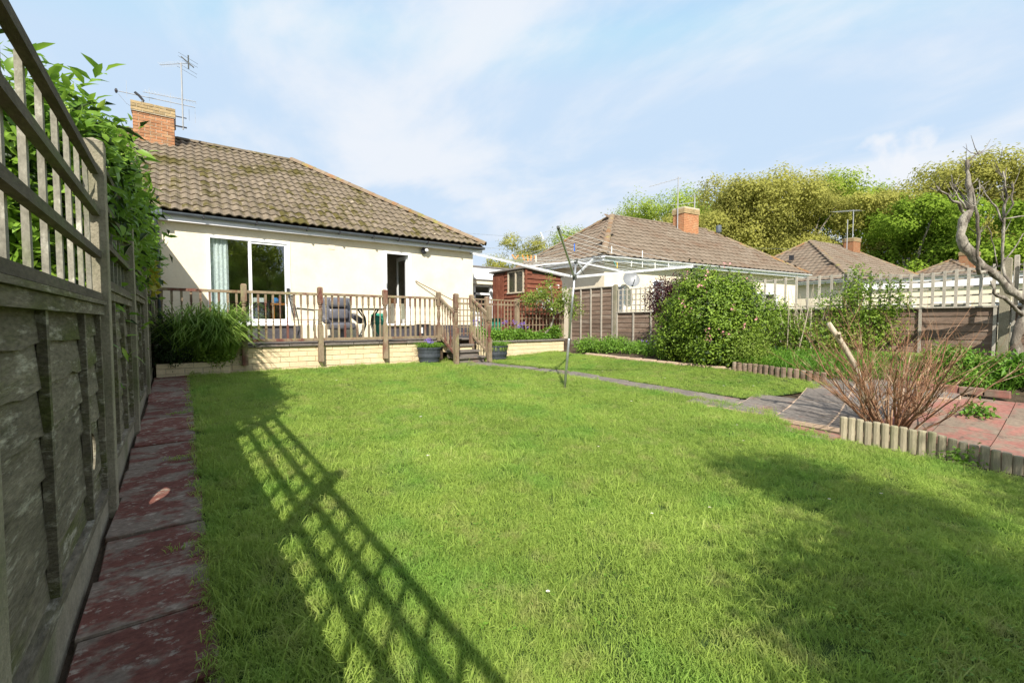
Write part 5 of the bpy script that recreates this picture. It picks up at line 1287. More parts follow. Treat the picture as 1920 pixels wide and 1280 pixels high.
def peg(side, f, u, m, label, tilt=0.0, hang=True):
    a = hub.lerp(tips[order[side]], f)+Vector((0, 0, .018)); c = hub.lerp(tips[order[(side+1) % 4]], f)+Vector((0, 0, .018)); p = a.lerp(c, u)-Vector((0, 0, .02))
    t = thing('clothes_peg', label, 'clothes peg', p, 'clothes pegs on the airer lines')
    d = Vector((math.sin(tilt), 0, -math.cos(tilt))); s = Vector((.006, .004, 0)); q = p-d*.025
    for e in (-1, 1): B().bar(q+s*e*.7, q+d*.10+s*e*2.0, .010, .014).build('jaw', M[m], t)
    B().bar(q+d*.03-s, q+d*.03+s, .008, .008).build('spring', M['metal'], t)
peg(0, .98, .16, 'peg_white', 'white peg on the outer line between near and left arm, left end', .5)
for i, (u, ti) in enumerate([(.30, .8), (.34, -.7), (.38, .5), (.42, .1), (.45, -.2), (.48, .3)]):
    peg(1, .98, u, 'peg_orange', ['leftmost orange peg of the bunch on the far left line', 'second orange peg from the left on the far left line', 'third orange peg from the left on the far left line', 'third orange peg from the right of the far left bunch', 'second orange peg from the right of the far left bunch', 'rightmost orange peg of the bunch on the far left line'][i], ti)
peg(3, .98, .42, 'peg_white', 'lone white peg hanging before the tiled roof, right of the near arm')
peg(3, .90, .62, 'peg_white', 'white peg hanging near the yellow one')
peg(2, .90, .30, 'peg_green', 'green peg next to the yellow one on the far right line', .6)
peg(2, .85, .36, 'peg_yellow', 'yellow peg on the far right line')
for i, u in enumerate((.45, .56, .68, .80)): peg(2, .98, u, 'peg_white', ['white peg right of the yellow peg, first of four', 'second white peg right of the yellow peg', 'third white peg right of the yellow peg', 'white peg closest to the tip of the right arm'][i], .1*i-.1)
peg(3, .75, .9, 'peg_blue', 'blue peg below the right arm of the airer')
peg(0, .6, .5, 'peg_white', 'white peg on an inner line near the airer hub')

# ------------------------------------------------------------------ barrels with plants
def barrel(x, y, z, label, violet):
    t = thing('planter_tub', label, 'planter', (x, y, z))
    B().lathe((x, y, z-.01), [(.19, 0), (.215, .06), (.205, .07), (.225, .13), (.235, .14), (.235, .19), (.228, .20), (.245, .30), (.258, .31), (.258, .345), (.235, .345), (.23, .30)], 22).build('tub', M['barrel'], t)
    B().lathe((x, y, z+.27), [(.228, 0), (.228, .02)], 16).build('soil', M['soil'], t)
    n = 420; a = rng.random(n)*6.28; r0 = .22*np.sqrt(rng.random(n)); P = np.stack([x+r0*np.cos(a), y+r0*np.sin(a), np.full(n, z+.29)], 1)
    o = blades('foliage', P, .15, .011, M['lf_bright'], None, lean=1.3, out=np.stack([np.cos(a), np.sin(a), 0*a], 1))
    tag(o, 'leafy green plants growing in the ' + label.split(',')[0], 'plant')
    if violet:
        P, O = blob_points([(x+.02, y, z+.46, .12, .1, .04)], 90, 6, .015, .3)
        tag(leaf_put('flowers', P, O, rng.normal(size=P.shape), .026, .022, M['petal_v'], None), 'violet flowers over the left dark planter tub', 'flowers')
barrel(4.22, 8.78, gz(4.2, 8.78), 'dark plastic half barrel planter left of the steps, violet flowers', True)
barrel(5.84, 8.62, gz(5.8, 8.6), 'dark plastic half barrel planter right of the steps, trailing plants', False)
n = 60; a = rng.random(n)*2.5+3.2; P = np.stack([5.84+.24*np.cos(a), 8.62+.24*np.sin(a), np.full(n, gz(5.8, 8.6)+.36)], 1)
D = np.stack([.25*np.cos(a), .25*np.sin(a), -1+0*a], 1)
tag(leaf_put('trailing_leaves', P, D, np.stack([np.cos(a), np.sin(a), 0*a], 1), .16, .008, M['lf_apple'], bend=0), 'pale leaves trailing over the rim of the right planter tub', 'plant')

# ------------------------------------------------------------------ plants
def bush_stems(parent, c, top, n, r0, m, spread=.6, name='stems'):
    b = B(); c = Vector(c)
    for i in range(n):
        a = random.random()*6.28; q = Vector((math.cos(a), math.sin(a), 0)); e = c+q*spread*random.uniform(.3, 1)+Vector((0, 0, top*random.uniform(.6, 1)))
        s = c+q*.05; b.tube([s, s.lerp(e, .5)+Vector((0, 0, .1*top)), e], [r0, r0*.7, r0*.3], 5, cap=False)
    return b.build(name, m, parent)
# strap leaved clump in the brick planter
sb = thing('strap_leaved_bush', 'arching green strap leaved clump in the brick planter below the railing', 'bush', (.35, 8.95, .7))
n = 1800; ctr = np.array([[.50, 9.0], [.25, 9.0], [.62, 8.98], [.0, 9.02]])
ci = rng.choice(4, n, p=[.4, .25, .2, .15]); a = rng.random(n)*6.28; q = .12*np.sqrt(rng.random(n))
P = np.stack([ctr[ci, 0]+q*np.cos(a), np.minimum(ctr[ci, 1]+q*np.sin(a)*.5, 9.08), .70+rng.random(n)**1.5*.48], 1)
blades('leaves', P, .54, .019, M['lf_strap'], sb, lean=1.0, out=np.stack([np.cos(a)+.15, np.sin(a)*.7-.25, 0*a], 1))
foliage('under_leaves', [(.45, 8.95, .80, .26, .10, .15)], 1500, .045, .03, M['lf_shrub'], sb, clump=8, cr=.05)
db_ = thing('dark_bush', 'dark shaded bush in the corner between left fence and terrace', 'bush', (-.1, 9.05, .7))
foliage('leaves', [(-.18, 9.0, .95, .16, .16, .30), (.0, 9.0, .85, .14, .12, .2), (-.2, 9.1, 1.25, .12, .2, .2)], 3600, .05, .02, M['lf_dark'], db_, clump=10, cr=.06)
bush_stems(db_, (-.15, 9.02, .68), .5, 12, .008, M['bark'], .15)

# hedge beyond the left fence
hd = thing('hedge', 'tall leafy green hedge growing over the left fence and trellis', 'hedge', (-1.2, 6.0, .3))
hb = [(-.78, 3.95, 2.30, .30, .42, .50), (-.72, 4.45, 2.35, .34, .5, .52), (-.70, 5.1, 2.42, .36, .55, .58), (-.70, 5.9, 2.5, .38, .6, .62), (-.72, 6.7, 2.4, .36, .6, .62), (-.72, 7.5, 2.2, .34, .6, .6), (-.74, 8.3, 2.0, .32, .6, .6),
      (-.95, 4.1, 1.5, .35, .6, .8), (-.9, 5.4, 1.5, .35, 1.2, .9), (-.9, 7.2, 1.6, .35, 1.3, .9), (-.54, 4.5, 2.45, .13, .5, .4), (-.56, 5.2, 2.45, .14, .5, .42), (-.58, 6.1, 2.35, .13, .55, .42), (-.60, 7.1, 2.15, .13, .5, .4), (-.9, 3.75, 1.6, .22, .25, .6)]
foliage('leaves', hb, 34000, .10, .034, M['lf_hedge'], hd, clump=9, cr=.10, shell=.55, bend=.3, seg=2, droop=.05)
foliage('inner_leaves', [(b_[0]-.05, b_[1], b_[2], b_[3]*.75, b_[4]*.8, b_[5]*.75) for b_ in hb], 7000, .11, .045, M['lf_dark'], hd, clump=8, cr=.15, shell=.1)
b = B()
for i in range(22):
    y = 3.6+i*.24; x = -.95+random.uniform(-.25, .2); p = [Vector((x, y, .1))]; 
    for k in range(1, 5): p.append(p[-1]+Vector((random.uniform(-.12, .12), random.uniform(-.15, .15), random.uniform(.5, .75) if y > 4 else random.uniform(.3, .5))))
    b.tube(p, [.032, .028, .022, .016, .008], 6)
b.build('stems', M['bark'], hd)
# shoots standing out of the hedge top
for (x, y, z, dxs, dys, dzs) in [(-.58, 4.0, 2.72, .17, .02, .20), (-.72, 3.85, 2.72, .05, -.05, .13), (-.62, 4.6, 2.85, .1, .1, .13), (-.75, 4.4, 2.82, .1, -.1, .1), (-.55, 5.2, 2.85, .10, .1, .12), (-.5, 5.0, 2.7, .12, .0, .1), (-.48, 5.6, 2.8, .13, .05, .06), (-.5, 6.2, 2.8, .16, .1, .08), (-.5, 5.4, 2.6, .10, 0, .04), (-.6, 7.0, 3.15, .1, .1, .12)]:
    P_ = []; D_ = []
    for k in range(14):
        u = k/13; base_ = np.array([x+dxs*u*1.3, y+dys*u*1.3, z+dzs*u*1.3]); a = k*2.4
        P_.append(base_); D_.append(np.array([math.cos(a), math.sin(a), .35+.8*u]))
    leaf_put('shoot', np.array(P_), np.array(D_), np.tile([0, 0, 1.], (len(P_), 1))+rng.normal(size=(len(P_), 3))*.2, .13, .042, M['lf_hedge'], hd, bend=.3, seg=2)
# tree-ivy with yellow leaves climbing by the house corner
iv = thing('climber', 'climbing plant with some yellow leaves hanging on the left fence beside the house corner', 'climbing plant', (-.5, 8.3, 1.6))
foliage('leaves', [(-.42, 7.9, 2.35, .13, .5, .45), (-.44, 7.2, 2.6, .12, .4, .35), (-.5, 8.7, 2.7, .2, .5, .7)], 3000, .07, .035, M['lf_hedge'], iv, clump=8, cr=.06, shell=.3)
foliage('yellow_leaves', [(-.33, 8.1, 2.0, .05, .25, .22)], 150, .09, .06, M['lf_yellow'], iv, clump=3, cr=.03, shell=.2)
B().tube([(-.5, 8.2, .5), (-.47, 8.0, 1.5), (-.45, 7.9, 2.4)], [.015, .012, .008], 6).build('stem', M['bark'], iv)
# big flowering shrub
bs = thing('flowering_shrub', 'large rounded green shrub with scattered pink flowers by the far lawn', 'shrub', (8.75, 5.1, .5))
sbb = [(8.75, 5.1, 1.55, .80, .80, .72), (8.6, 4.75, 1.0, .62, .62, .55), (8.9, 5.7, 1.35, .65, .7, .75), (8.7, 5.9, .95, .5, .5, .45), (9.0, 4.6, 1.5, .55, .5, .6), (8.62, 5.3, 2.12, .42, .45, .32), (8.8, 4.7, 1.95, .35, .4, .3), (8.45, 4.9, .75, .4, .7, .3)]
foliage('leaves', sbb, 26000, .052, .032, M['lf_shrub'], bs, clump=16, cr=.085, shell=.7, face=.4)
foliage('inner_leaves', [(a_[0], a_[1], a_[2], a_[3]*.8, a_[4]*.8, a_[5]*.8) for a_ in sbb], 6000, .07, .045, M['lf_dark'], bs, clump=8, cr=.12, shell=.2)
bush_stems(bs, (8.8, 5.1, .45), 1.5, 16, .02, M['bark'], .5)
P, O = blob_points([(8.62, 4.95, 1.95, .7, .7, .42), (8.6, 4.9, 1.3, .72, .7, .4)], 170, 6, .035, .95)
leaf_put('flowers', P+O*.06, O+.5*rng.normal(size=O.shape), O, .05, .04, M['petal_p'], bs, kind='stuff')
gb_ = thing('bush', 'low yellow green bush at the right foot of the big shrub', 'bush', (8.55, 4.2, .5))
foliage('leaves', [(8.5, 4.25, .85, .35, .35, .38), (8.45, 4.05, .65, .25, .3, .25)], 4500, .035, .022, M['lf_apple'], gb_, clump=12, cr=.06, shell=.6)
pb = thing('purple_bush', 'dark purple leaved bush left of the big flowering shrub', 'bush', (9.7, 7.0, .55))
foliage('leaves', [(9.6, 6.9, 1.9, .36, .4, .45), (9.5, 6.6, 1.6, .34, .35, .45), (9.65, 6.5, 2.05, .34, .35, .32)], 6500, .05, .03, M['lf_red'], pb, clump=10, cr=.09, shell=.6)
bush_stems(pb, (9.6, 6.9, .5), 1.5, 10, .012, M['bark'], .3)
# rambling shrub by the trellis, right
rs_ = thing('rambling_shrub', 'loose green shrub climbing the right fence below the trellis', 'shrub', (10.0, 3.8, .55))
foliage('leaves', [(10.0, 4.2, 1.15, .45, .55, .45), (9.9, 3.7, 1.0, .4, .5, .4), (10.25, 3.3, 1.5, .3, .5, .55), (10.2, 2.9, 1.2, .3, .5, .45), (10.35, 3.1, 2.05, .15, .18, .35), (10.3, 2.6, 1.75, .15, .2, .35), (10.4, 4.6, 1.5, .2, .3, .3)], 11000, .05, .03, M['lf_shrub'], rs_, clump=12, cr=.08, shell=.5)
bush_stems(rs_, (10.1, 3.7, .5), 1.3, 16, .012, M['bark'], .5)
b = B()
for i in range(14):
    p = Vector((9.7+random.uniform(-.15, .2), 3.9+random.uniform(-.3, .2), .55)); q = p+Vector((random.uniform(-.2, .2), random.uniform(-.3, .3), random.uniform(1.0, 1.5)))
    b.tube([p, p.lerp(q, .5)+Vector((.03, 0, 0)), q], [.010, .007, .003], 5)
b.build('bare_stems', M['stub'], rs_)
# grassy border behind the far log edging
n = 2600; P = np.stack([8.2+1.2*rng.random(n), 2.35+1.9*rng.random(n), np.zeros(n)], 1); P[:, 2] = [gz(x, y)-.01 for x, y, _ in P]
tag(blades('tall_grass', P, .30, .012, M['lf_fern'], lean=.8, kind='stuff'), 'tall blue green grass tufts behind the far log edging', 'grass')
n = 900; P = np.stack([8.4+1.8*rng.random(n), .9+1.6*rng.random(n), np.zeros(n)], 1); P[:, 2] = [gz(x, y)-.01 for x, y, _ in P]
tag(blades('border_grass', P, .16, .010, M['lf_fern'], lean=1, kind='stuff'), 'thin grass and seedlings in the border below the bare tree', 'grass')
# low border plants along the fence
def mound(x, y, r_, h, m, n, label, name='border_plant', leaf=.05, grp=None, flowers=None, wd=.03):
    z = gz(x, y); t = thing(name, label, 'plant', (x, y, z), grp)
    foliage('leaves', [(x, y, z+h*.45, r_, r_, h*.55)], n, leaf, wd, M[m], t, clump=8, cr=.05, shell=.4)
    if flowers:
        P, O = blob_points([(x, y, z+h*1.05, r_, r_, h*.25)], 60, 5, .012, .6); leaf_put('flowers', P, O, rng.normal(size=P.shape), .022, .02, M[flowers], t, kind='stuff')
mound(8.6, 8.45, .35, .34, 'lf_bright', 1500, 'bright green mound at the right end of the raised bed wall')
mound(8.9, 8.0, .36, .30, 'lf_bright', 1300, 'bright green mound in the border next to the airer pole line')
mound(9.1, 7.4, .40, .26, 'lf_bright', 1300, 'low spreading green plant before the plain fence panel')
mound(9.0, 6.7, .38, .24, 'lf_bright', 1100, 'low leafy plant before the dark fence panel with bluebells', flowers='petal_v')
mound(8.8, 6.1, .30, .22, 'lf_fern', 900, 'small grassy plant with bluebells left of the big shrub', flowers='petal_v')
mound(9.4, 8.3, .40, .34, 'lf_bright', 1200, 'green leafy plant against the plain brown fence panel')
mound(8.9, .95, .34, .34, 'lf_fern', 1800, 'ferny bright green plant behind the red brick kerb', leaf=.07)
mound(9.3, .55, .40, .42, 'lf_bright', 2200, 'bright leafy plant at the foot of the bare tree trunk', leaf=.07)
mound(9.2, 1.6, .34, .40, 'lf_fern', 1600, 'ferny plant between the twig bush and the concrete post', leaf=.07)
mound(9.0, .2, .30, .22, 'lf_shrub', 1200, 'dark low plant at the right edge behind the kerb')
mound(8.65, 1.35, .22, .2, 'lf_bright', 900, 'small bright plant just behind the brick kerb')
mound(7.55, 1.12, .11, .12, 'lf_fern', 260, 'small fern growing in a crack of the red strip', leaf=.06)
mound(5.78, .93, .07, .09, 'lf_bright', 130, 'tiny weed in front of the near log edging', leaf=.04)
# raised bed plants
rbz = .87
for x, y, r_, h, m, lb, fl in [(6.55, 9.72, .28, .26, 'lf_bright', 'bright green leafy plant at the left of the raised bed', None), (7.05, 9.7, .30, .28, 'lf_bright', 'bright green rounded plant in the middle of the raised bed', 'petal_v'),
                                (7.5, 9.68, .26, .22, 'lf_bright', 'lower green plant in the raised bed before the small tree', 'petal_v'), (8.0, 9.66, .24, .14, 'lf_fern', 'low ground cover at the right of the raised bed', None), (8.5, 9.7, .24, .34, 'lf_hedge', 'broad leaved green plant at the right end of the raised bed', None), (6.05, 9.75, .18, .30, 'lf_strap', 'strappy plant behind the right planter tub with violet blooms', 'petal_v')]:
    t = thing('border_plant', lb, 'plant', (x, y, rbz)); foliage('leaves', [(x, y, rbz+h*.45, r_, r_*.8, h*.6)], 1300, .05, .035, M[m], t, clump=8, cr=.05, shell=.4)
    if fl:
        P, O = blob_points([(x, y+.15, rbz+h+.16, r_*.8, .08, .07)], 70, 7, .02, .5); leaf_put('flowers', P, O, rng.normal(size=P.shape), .03, .026, M[fl], t, kind='stuff')
# small apple tree
at_ = thing('apple_tree', 'small blossoming apple tree with curved trunk in the raised bed', 'tree', (8.05, 9.7, .87))
tk = B().tube([(8.02, 9.7, .85), (8.15, 9.7, 1.0), (8.36, 9.7, 1.16), (8.48, 9.7, 1.4), (8.55, 9.7, 1.7)], [.035, .032, .03, .026, .02], 8).build('trunk', M['bark'], at_, smooth=True)
b = B()
for e in [(7.5, 9.6, 1.95), (7.9, 9.6, 2.2), (8.3, 9.7, 2.6), (8.8, 9.7, 2.15), (9.2, 9.7, 1.9), (9.3, 9.6, 1.6), (7.8, 9.8, 1.7)]:
    b.tube([(8.52, 9.7, 1.55), ((8.52+e[0])/2, e[1], (1.65+e[2])/2+.08), e], [.016, .011, .005], 5)
b.build('limbs', M['bark'], at_)
foliage('crown', [(7.65, 9.6, 2.0, .38, .25, .18), (8.1, 9.6, 2.1, .3, .25, .25), (8.75, 9.65, 2.0, .42, .3, .28), (9.2, 9.6, 1.7, .28, .25, .35), (8.3, 9.65, 2.5, .10, .1, .3), (8.4, 9.6, 1.75, .3, .25, .15)], 2600, .06, .032, M['lf_apple'], at_, clump=9, cr=.06, shell=.3)
P, O = blob_points([(8.3, 9.55, 2.0, .7, .25, .35)], 150, 7, .025, .8); leaf_put('blossom', P, O, rng.normal(size=P.shape), .035, .03, M['petal_w'], at_, kind='stuff')

# ------------------------------------------------------------------ bare twiggy bush behind the log edging
tw_ = thing('twiggy_bush', 'bare reddish brown multi stemmed bush standing behind the near log edging', 'bush', (6.55, 1.62, .1))
r_ = random.Random(21)
def stem(b, p, d, L_, r0, depth):
    pts = [p]; q = Vector(p); dd = Vector(d).normalized(); n = 4 if depth < 2 else 3
    for k in range(n):
        dd = (dd+Vector((r_.uniform(-.22, .22), r_.uniform(-.22, .22), r_.uniform(-.06, .12)))).normalized(); q = q+dd*L_/n; pts.append(q.copy())
    b.tube(pts, [r0*(1-.6*k/n) for k in range(n+1)], 5 if depth < 1 else 4, cap=False)
    if depth < 2:
        for k in range(1, n+1):
            for _ in range(2 if depth == 0 else 1):
                if r_.random() < .82:
                    s = (dd+Vector((r_.uniform(-.9, .9), r_.uniform(-.9, .9), r_.uniform(-.1, .5)))).normalized()
                    stem(b, pts[k], s, L_*r_.uniform(.25, .5), r0*(1-.55*k/n)*.6, depth+1)
for g_i in range(52):
    a = r_.random()*6.28; q = math.sqrt(r_.random()); tl = q*1.0+.05
    p = Vector((6.56+.22*q*math.cos(a), 1.62+.2*q*math.sin(a), .10)); b = B()
    d = Vector((math.cos(a)*tl, math.sin(a)*tl*.9, 1.0)); stem(b, p, d, r_.uniform(.85, 1.25), r_.uniform(.007, .0135), 0)
    b.build('branch', M['twig'], tw_)
n = 110; P, O = blob_points([(6.56, 1.62, .9, .7, .6, .4)], n, 2, .02, .5)
leaf_put('buds', P, O, rng.normal(size=P.shape), .022, .014, M['lf_apple'], tw_)
B().tube([(6.78, 1.95, .1), (6.70, 1.95, .55), (6.52, 2.0, .86), (6.28, 2.07, 1.14), (6.12, 2.13, 1.33)], [.035, .034, .033, .030, .027], 9).build('sawn_limb', M['stub'], tw_, smooth=True)
B().tube([(6.28, 2.07, 1.14), (6.20, 2.05, 1.2), (6.12, 2.02, 1.22)], [.02, .018, .018], 6).build('sawn_stub', M['stub'], tw_)

# ------------------------------------------------------------------ bare pollarded tree at the right fence
bt_ = thing('bare_tree', 'gnarled leafless pollarded tree reaching up at the right picture edge', 'tree', (10.27, 1.03, .4))
def knobbly(b, pts, rad, n=9, seed=0):
    rad = [q*.62 for q in rad]
    rr_ = random.Random(seed); P_ = [Vector(p) for p in pts]; out = []; ro = []
    for i in range(len(P_)-1):
        for k in range(3):
            t = k/3; out.append(P_[i].lerp(P_[i+1], t)+Vector([rr_.uniform(-.012, .012) for _ in range(3)])); ro.append((rad[i]*(1-t)+rad[i+1]*t)*rr_.uniform(.82, 1.22))
    out.append(P_[-1]); ro.append(rad[-1]); k0 = len(b.v); b.tube(out, ro, n)
    for q in range(k0, len(b.v)):
        c = out[min((q-k0)//n, len(out)-1)]; v = Vector(b.v[q]); b.v[q] = tuple(c+(v-c)*rr_.uniform(.84, 1.18))
    return b
knobbly(B(), [(10.27, 1.03, .35), (10.23, 1.09, .97), (10.27, 1.07, 1.29), (10.45, .97, 1.7)], [.12, .10, .095, .10], 10, 1).build('trunk', M['bark'], bt_, smooth=True)
mainl = [(10.47, .96, 1.60), (10.19, 1.16, 1.82), (10.0, 1.31, 2.07), (9.81, 1.46, 2.24), (9.66, 1.58, 2.46), (9.59, 1.64, 2.67), (9.63, 1.62, 2.89), (9.72, 1.57, 3.03), (9.68, 1.55, 3.22), (9.64, 1.59, 3.54), (9.63, 1.61, 3.78)]
knobbly(B(), mainl, [.10, .085, .08, .085, .09, .08, .085, .075, .055, .045, .04], 10, 2).build('limb', M['bark'], bt_, smooth=True)
for i, (p, r0) in enumerate([([(9.65, 1.61, 2.97), (9.5, 1.66, 3.12), (9.37, 1.71, 3.17), (9.05, 1.82, 3.34)], .035), ([(9.63, 1.61, 3.76), (9.69, 1.56, 3.80), (9.73, 1.49, 3.9)], .022),
        ([(9.93, 1.38, 2.12), (9.67, 1.43, 2.08), (9.48, 1.42, 2.3), (9.38, 1.42, 2.61), (9.25, 1.43, 2.97), (9.22, 1.46, 3.2)], .04), ([(9.71, 1.58, 3.1), (9.74, 1.69, 3.33), (9.67, 1.75, 3.46)], .028), ([(9.7, 1.6, 3.05), (9.5, 1.7, 3.3), (9.42, 1.75, 3.45)], .02),
        ([(10.25, 1.15, 1.8), (10.39, 1.28, 2.21), (10.42, 1.3, 2.95), (10.47, 1.28, 3.29), (10.43, 1.33, 3.69)], .035), ([(10.42, 1.3, 2.9), (10.48, 1.39, 3.15), (10.35, 1.5, 3.36), (10.3, 1.55, 3.5)], .022), ([(10.42, 1.3, 2.93), (10.36, 1.2, 3.14), (10.4, 1.22, 3.5)], .02), ([(10.42, 1.3, 2.95), (10.72, 1.09, 3.0)], .02),
        ([(10.45, 1.0, 1.40), (10.1, 1.08, 1.52), (9.86, 1.14, 1.65), (9.55, 1.25, 1.77), (9.52, 1.28, 1.94)], .05), ([(9.63, 1.61, 3.78), (9.6, 1.62, 4.02)], .006), ([(9.72, 1.57, 2.85), (9.85, 1.5, 3.3), (9.88, 1.5, 3.5)], .012), ([(10.0, 1.3, 2.2), (9.95, 1.35, 2.6), (9.9, 1.4, 2.8)], .012),
        ([(9.67, 1.55, 3.4), (9.74, 1.5, 3.5)], .012), ([(10.45, 1.32, 3.4), (10.52, 1.3, 3.6), (10.5, 1.3, 3.75)], .014), ([(10.38, 1.25, 2.3), (10.6, 1.1, 2.7), (10.85, .95, 2.8)], .014)]):
    knobbly(B(), p, [r0*(1.1-.6*k/(len(p)-1)) for k in range(len(p))], 7, 10+i).build('branch', M['bark'], bt_, smooth=True)
knobbly(B(), [(10.9, .4, 3.5), (10.3, .62, 3.62), (10.2, .62, 3.72)], [.03, .02, .012], 6, 60).build('branch', M['bark'], bt_, smooth=True)
knobbly(B(), [(10.45, .97, 1.65), (10.8, .7, 2.4), (10.9, .4, 3.5)], [.08, .05, .03], 8, 61).build('limb', M['bark'], bt_, smooth=True)

b = B(); r_ = random.Random(5)
for (x, y, z) in [(9.63, 1.6, 3.6), (9.65, 1.6, 3.3), (9.1, 1.8, 3.28), (9.4, 1.7, 3.2), (9.25, 1.43, 3.0), (9.4, 1.42, 2.6), (10.43, 1.33, 3.6), (10.45, 1.3, 3.2), (10.35, 1.5, 3.4), (10.4, 1.22, 3.4), (9.6, 1.64, 2.7), (9.8, 1.5, 2.3), (10.4, 1.3, 2.7), (9.66, 1.75, 3.4), (9.73, 1.5, 3.85), (10.2, .62, 3.7)]:
    for _ in range(4):
        p = Vector((x, y, z)); d = Vector((r_.uniform(-1, 1), r_.uniform(-.6, .6), r_.uniform(.2, 1))).normalized(); l = r_.uniform(.10, .30); m_ = p+d*l*.5+Vector((r_.uniform(-.03, .03), 0, r_.uniform(-.02, .03)))
        b.tube([p, m_, p+d*l+Vector((0, 0, .04))], [.007, .005, .002], 4)
b.build('twigs', M['bark'], bt_, kind='stuff')
# ------------------------------------------------------------------ woodland and single trees
def tree(x, y, g, h, w, m, n, leaf, label, seed, name='oak_tree', grp=None, nb=16, base=.3, limbs=9, trunk_r=.35, cr=None, shell=.6, upn=.9):
    r2 = random.Random(seed); t = thing(name, label, 'tree', (x, y, g), grp)
    blobs = []
    for i in range(int(nb*1.7)):
        u = r2.random(); a = r2.random()*6.28; zz_ = base+(1-base)*(.10+.84*u); rad = w*.5*math.sqrt(max(0.05, 1-((zz_-(base+.45*(1-base)))/(.62*(1-base)))**2))
        q = rad*math.sqrt(r2.uniform(.15, 1))*.78; s = w*r2.uniform(.09, .17)
        blobs.append((x+q*math.cos(a), y+q*math.sin(a), g+h*zz_-s*.3, s*1.15, s*1.15, s*.78))
    tb_ = B(); top = Vector((x, y, g+h*.55)); tb_.tube([(x, y, g-.3), (x+.1, y, g+h*.25), top], [trunk_r, trunk_r*.75, trunk_r*.4], 8); tb_.build('trunk', M['bark'], t)
    lb_ = B()
    for b_ in blobs[:limbs]:
        e = Vector(b_[:3]); s = Vector((x, y, g+h*r2.uniform(.22, .45))); md_ = s.lerp(e, .5)+Vector((0, 0, h*.04)); lb_.tube([s, md_, e, e+(e-md_).normalized()*b_[3]*.7], [trunk_r*.45, trunk_r*.28, trunk_r*.15, .02], 5, cap=False)
    lb_.build('limbs', M['bark'], t)
    foliage('crown', blobs, int(n*1.9), leaf*.78, leaf*.6, m, t, clump=22, cr=cr or w*.026, shell=shell, droop=0, upn=upn, face=.8)
    return t
g0 = .6
tree(56.8, 27.8, g0, 18.9, 17, M['lf_oak'], 30000, .34, 'broad olive gold oak standing tallest behind the chimney next door', 1, nb=34)
tree(48, 31.5, g0, 13.5, 11, M['lf_oak'], 12000, .32, 'olive oak filling in just right of the neighbour\'s aerials', 2, nb=20)
tree(72, 22.8, g0, 20.5, 15, M['lf_green'], 17000, .38, 'fresh green tree between the two tall olive oaks', 3, 'woodland_tree', nb=24)
tree(64, 25.5, g0, 17.8, 12, M['lf_oak'], 13000, .34, 'olive oak just right of the tallest one', 4, nb=20)
tree(60, 14.0, g0, 13.2, 11, M['lf_deep'], 17000, .34, 'deep green dense tree before the wood, above the right trellis', 5, 'woodland_tree', nb=22, base=.1)
tree(79, 11.5, g0, 21, 17, M['lf_oak'], 20000, .40, 'tall airy olive oak behind the bare pollarded tree', 6, nb=26)
tree(84, 5.0, g0, 20.5, 16, M['lf_oak'], 14000, .42, 'olive oak at the right picture edge', 7, nb=20)
tree(64, 48, g0, 21.5, 21, M['lf_green'], 20000, .36, 'fresh green tree rising behind the next door chimney and ridge', 8, 'woodland_tree', nb=28)
tree(54, 53, g0, 17.6, 16, M['lf_green'], 12000, .34, 'green tree rising just right of the airer arm over the ridge', 9, 'woodland_tree', nb=20)
tree(43, 56.2, g0, 14.0, 12, M['lf_oak'], 12000, .32, 'small olive tree between the bungalow corner and the next roof', 10, nb=18, base=.15)
tree(66, 18.5, g0, 16.5, 12, M['lf_oak'], 14000, .34, 'shaded olive oak between fresh green and dense trees', 11, nb=20, base=.12)
tree(70, 30, g0, 16.5, 14, M['lf_oak'], 13000, .38, 'olive oak partly hidden by the tallest oak', 12, nb=22, base=.12)
tree(60, 8.0, g0, 12.0, 10, M['lf_deep'], 11000, .34, 'green tree low behind the trunk of the bare tree', 13, 'woodland_tree', nb=18, base=.1)
tree(72, -2, g0, 16.0, 16, M['lf_oak'], 9000, .42, 'olive oak outside the right picture edge', 14, nb=18)
tree(70, 42, g0, 20.5, 16, M['lf_green'], 14000, .36, 'green tree filling the wood behind the neighbour chimney', 15, 'woodland_tree', nb=20)
tree(47, 44, g0, 13.5, 11, M['lf_oak'], 10000, .32, 'lower olive tree behind the ridge of the next roof', 16, nb=18)
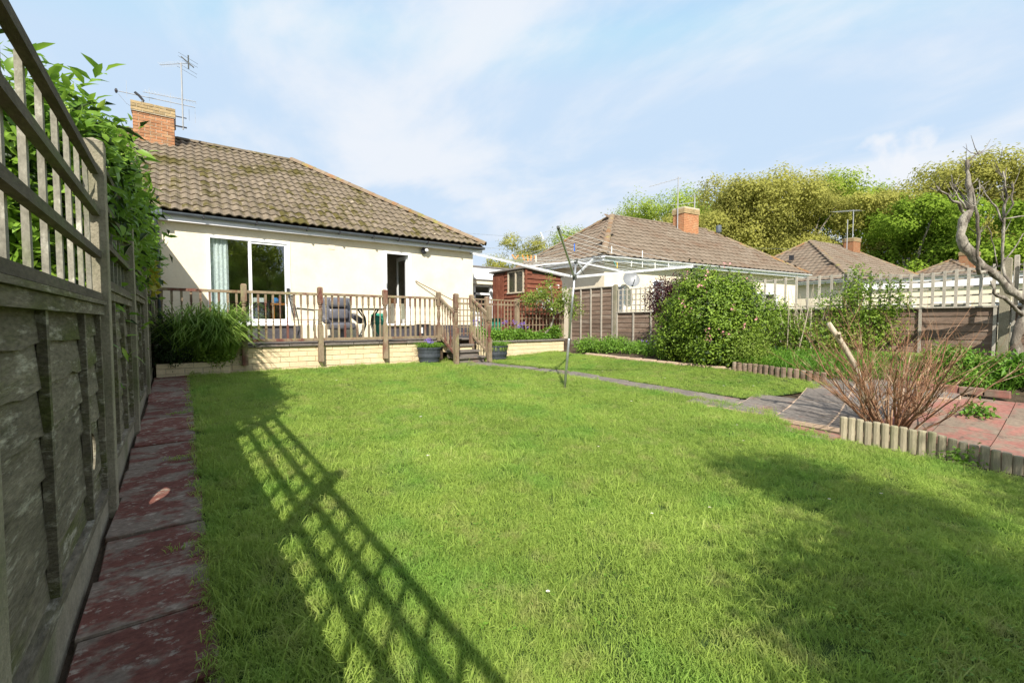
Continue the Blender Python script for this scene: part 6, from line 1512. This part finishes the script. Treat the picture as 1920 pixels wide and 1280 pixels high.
# undergrowth of the wood, seen as one dark mass below the crowns
ub = [(45+i*2.6+8*math.sin(i*2.1)*.3, 42-i*2.9, 2.6+random.random(), 3.6, 2.8, 3.2) for i in range(17)]
tag(foliage('undergrowth', ub, 26000, .42, .3, M['lf_deep'], None, clump=20, cr=.8, kind='stuff'), 'dark woodland undergrowth below the far crowns', 'undergrowth')
tag(foliage('undergrowth', [(38+i*3.5, 66-i*1.2, 2.6, 3.6, 2.5, 2.6) for i in range(9)], 9000, .42, .3, M['lf_deep'], None, clump=20, cr=.8, kind='stuff'), 'hedge line far behind the neighbour\'s roof', 'undergrowth')
# trees behind the camera: they shade the near lawn and show in the patio door glass
tree(1.45, -2.3, -.1, 4.25, 3.0, M['lf_shrub'], 12500, .07, 'small garden tree behind the camera, its shade on the near lawn', 31, 'garden_tree', nb=13, base=.42, trunk_r=.06, cr=.13)
tree(3.8, -2.7, -.1, 3.8, 2.8, M['lf_shrub'], 10000, .07, 'second small garden tree behind the camera right of the first', 32, 'garden_tree', nb=10, base=.4, trunk_r=.06, cr=.12)
tree(-3, -16, -.7, 9, 8, M['lf_green'], 9000, .25, 'tall garden tree far behind the camera on the left', 33, 'garden_tree', nb=18, trunk_r=.22)
tree(4, -20, -.7, 10, 9, M['lf_green'], 9000, .27, 'tall garden tree far behind the camera', 34, 'garden_tree', nb=18, trunk_r=.22)
tree(12, -17, -.7, 9, 8, M['lf_oak'], 8000, .25, 'tall garden tree far behind the camera on the right', 35, 'garden_tree', nb=18, trunk_r=.22)
# overhead wires
for i, (a, e) in enumerate([((2, 40, 9.6), (40, 16, 7.1)), ((2, 40, 8.7), (40, 16, 6.0))]):
    a = Vector(a); e = Vector(e); pts = [a.lerp(e, k/12)-Vector((0, 0, 1.6*(1-(2*k/12-1)**2)*.35)) for k in range(13)]
    tag(B().tube(pts, .010, 4).build('overhead_wire', M['gutter'], None), ['upper overhead wire crossing the sky right of the bungalow roof', 'lower overhead wire crossing the sky right of the bungalow roof'][i], 'wire')
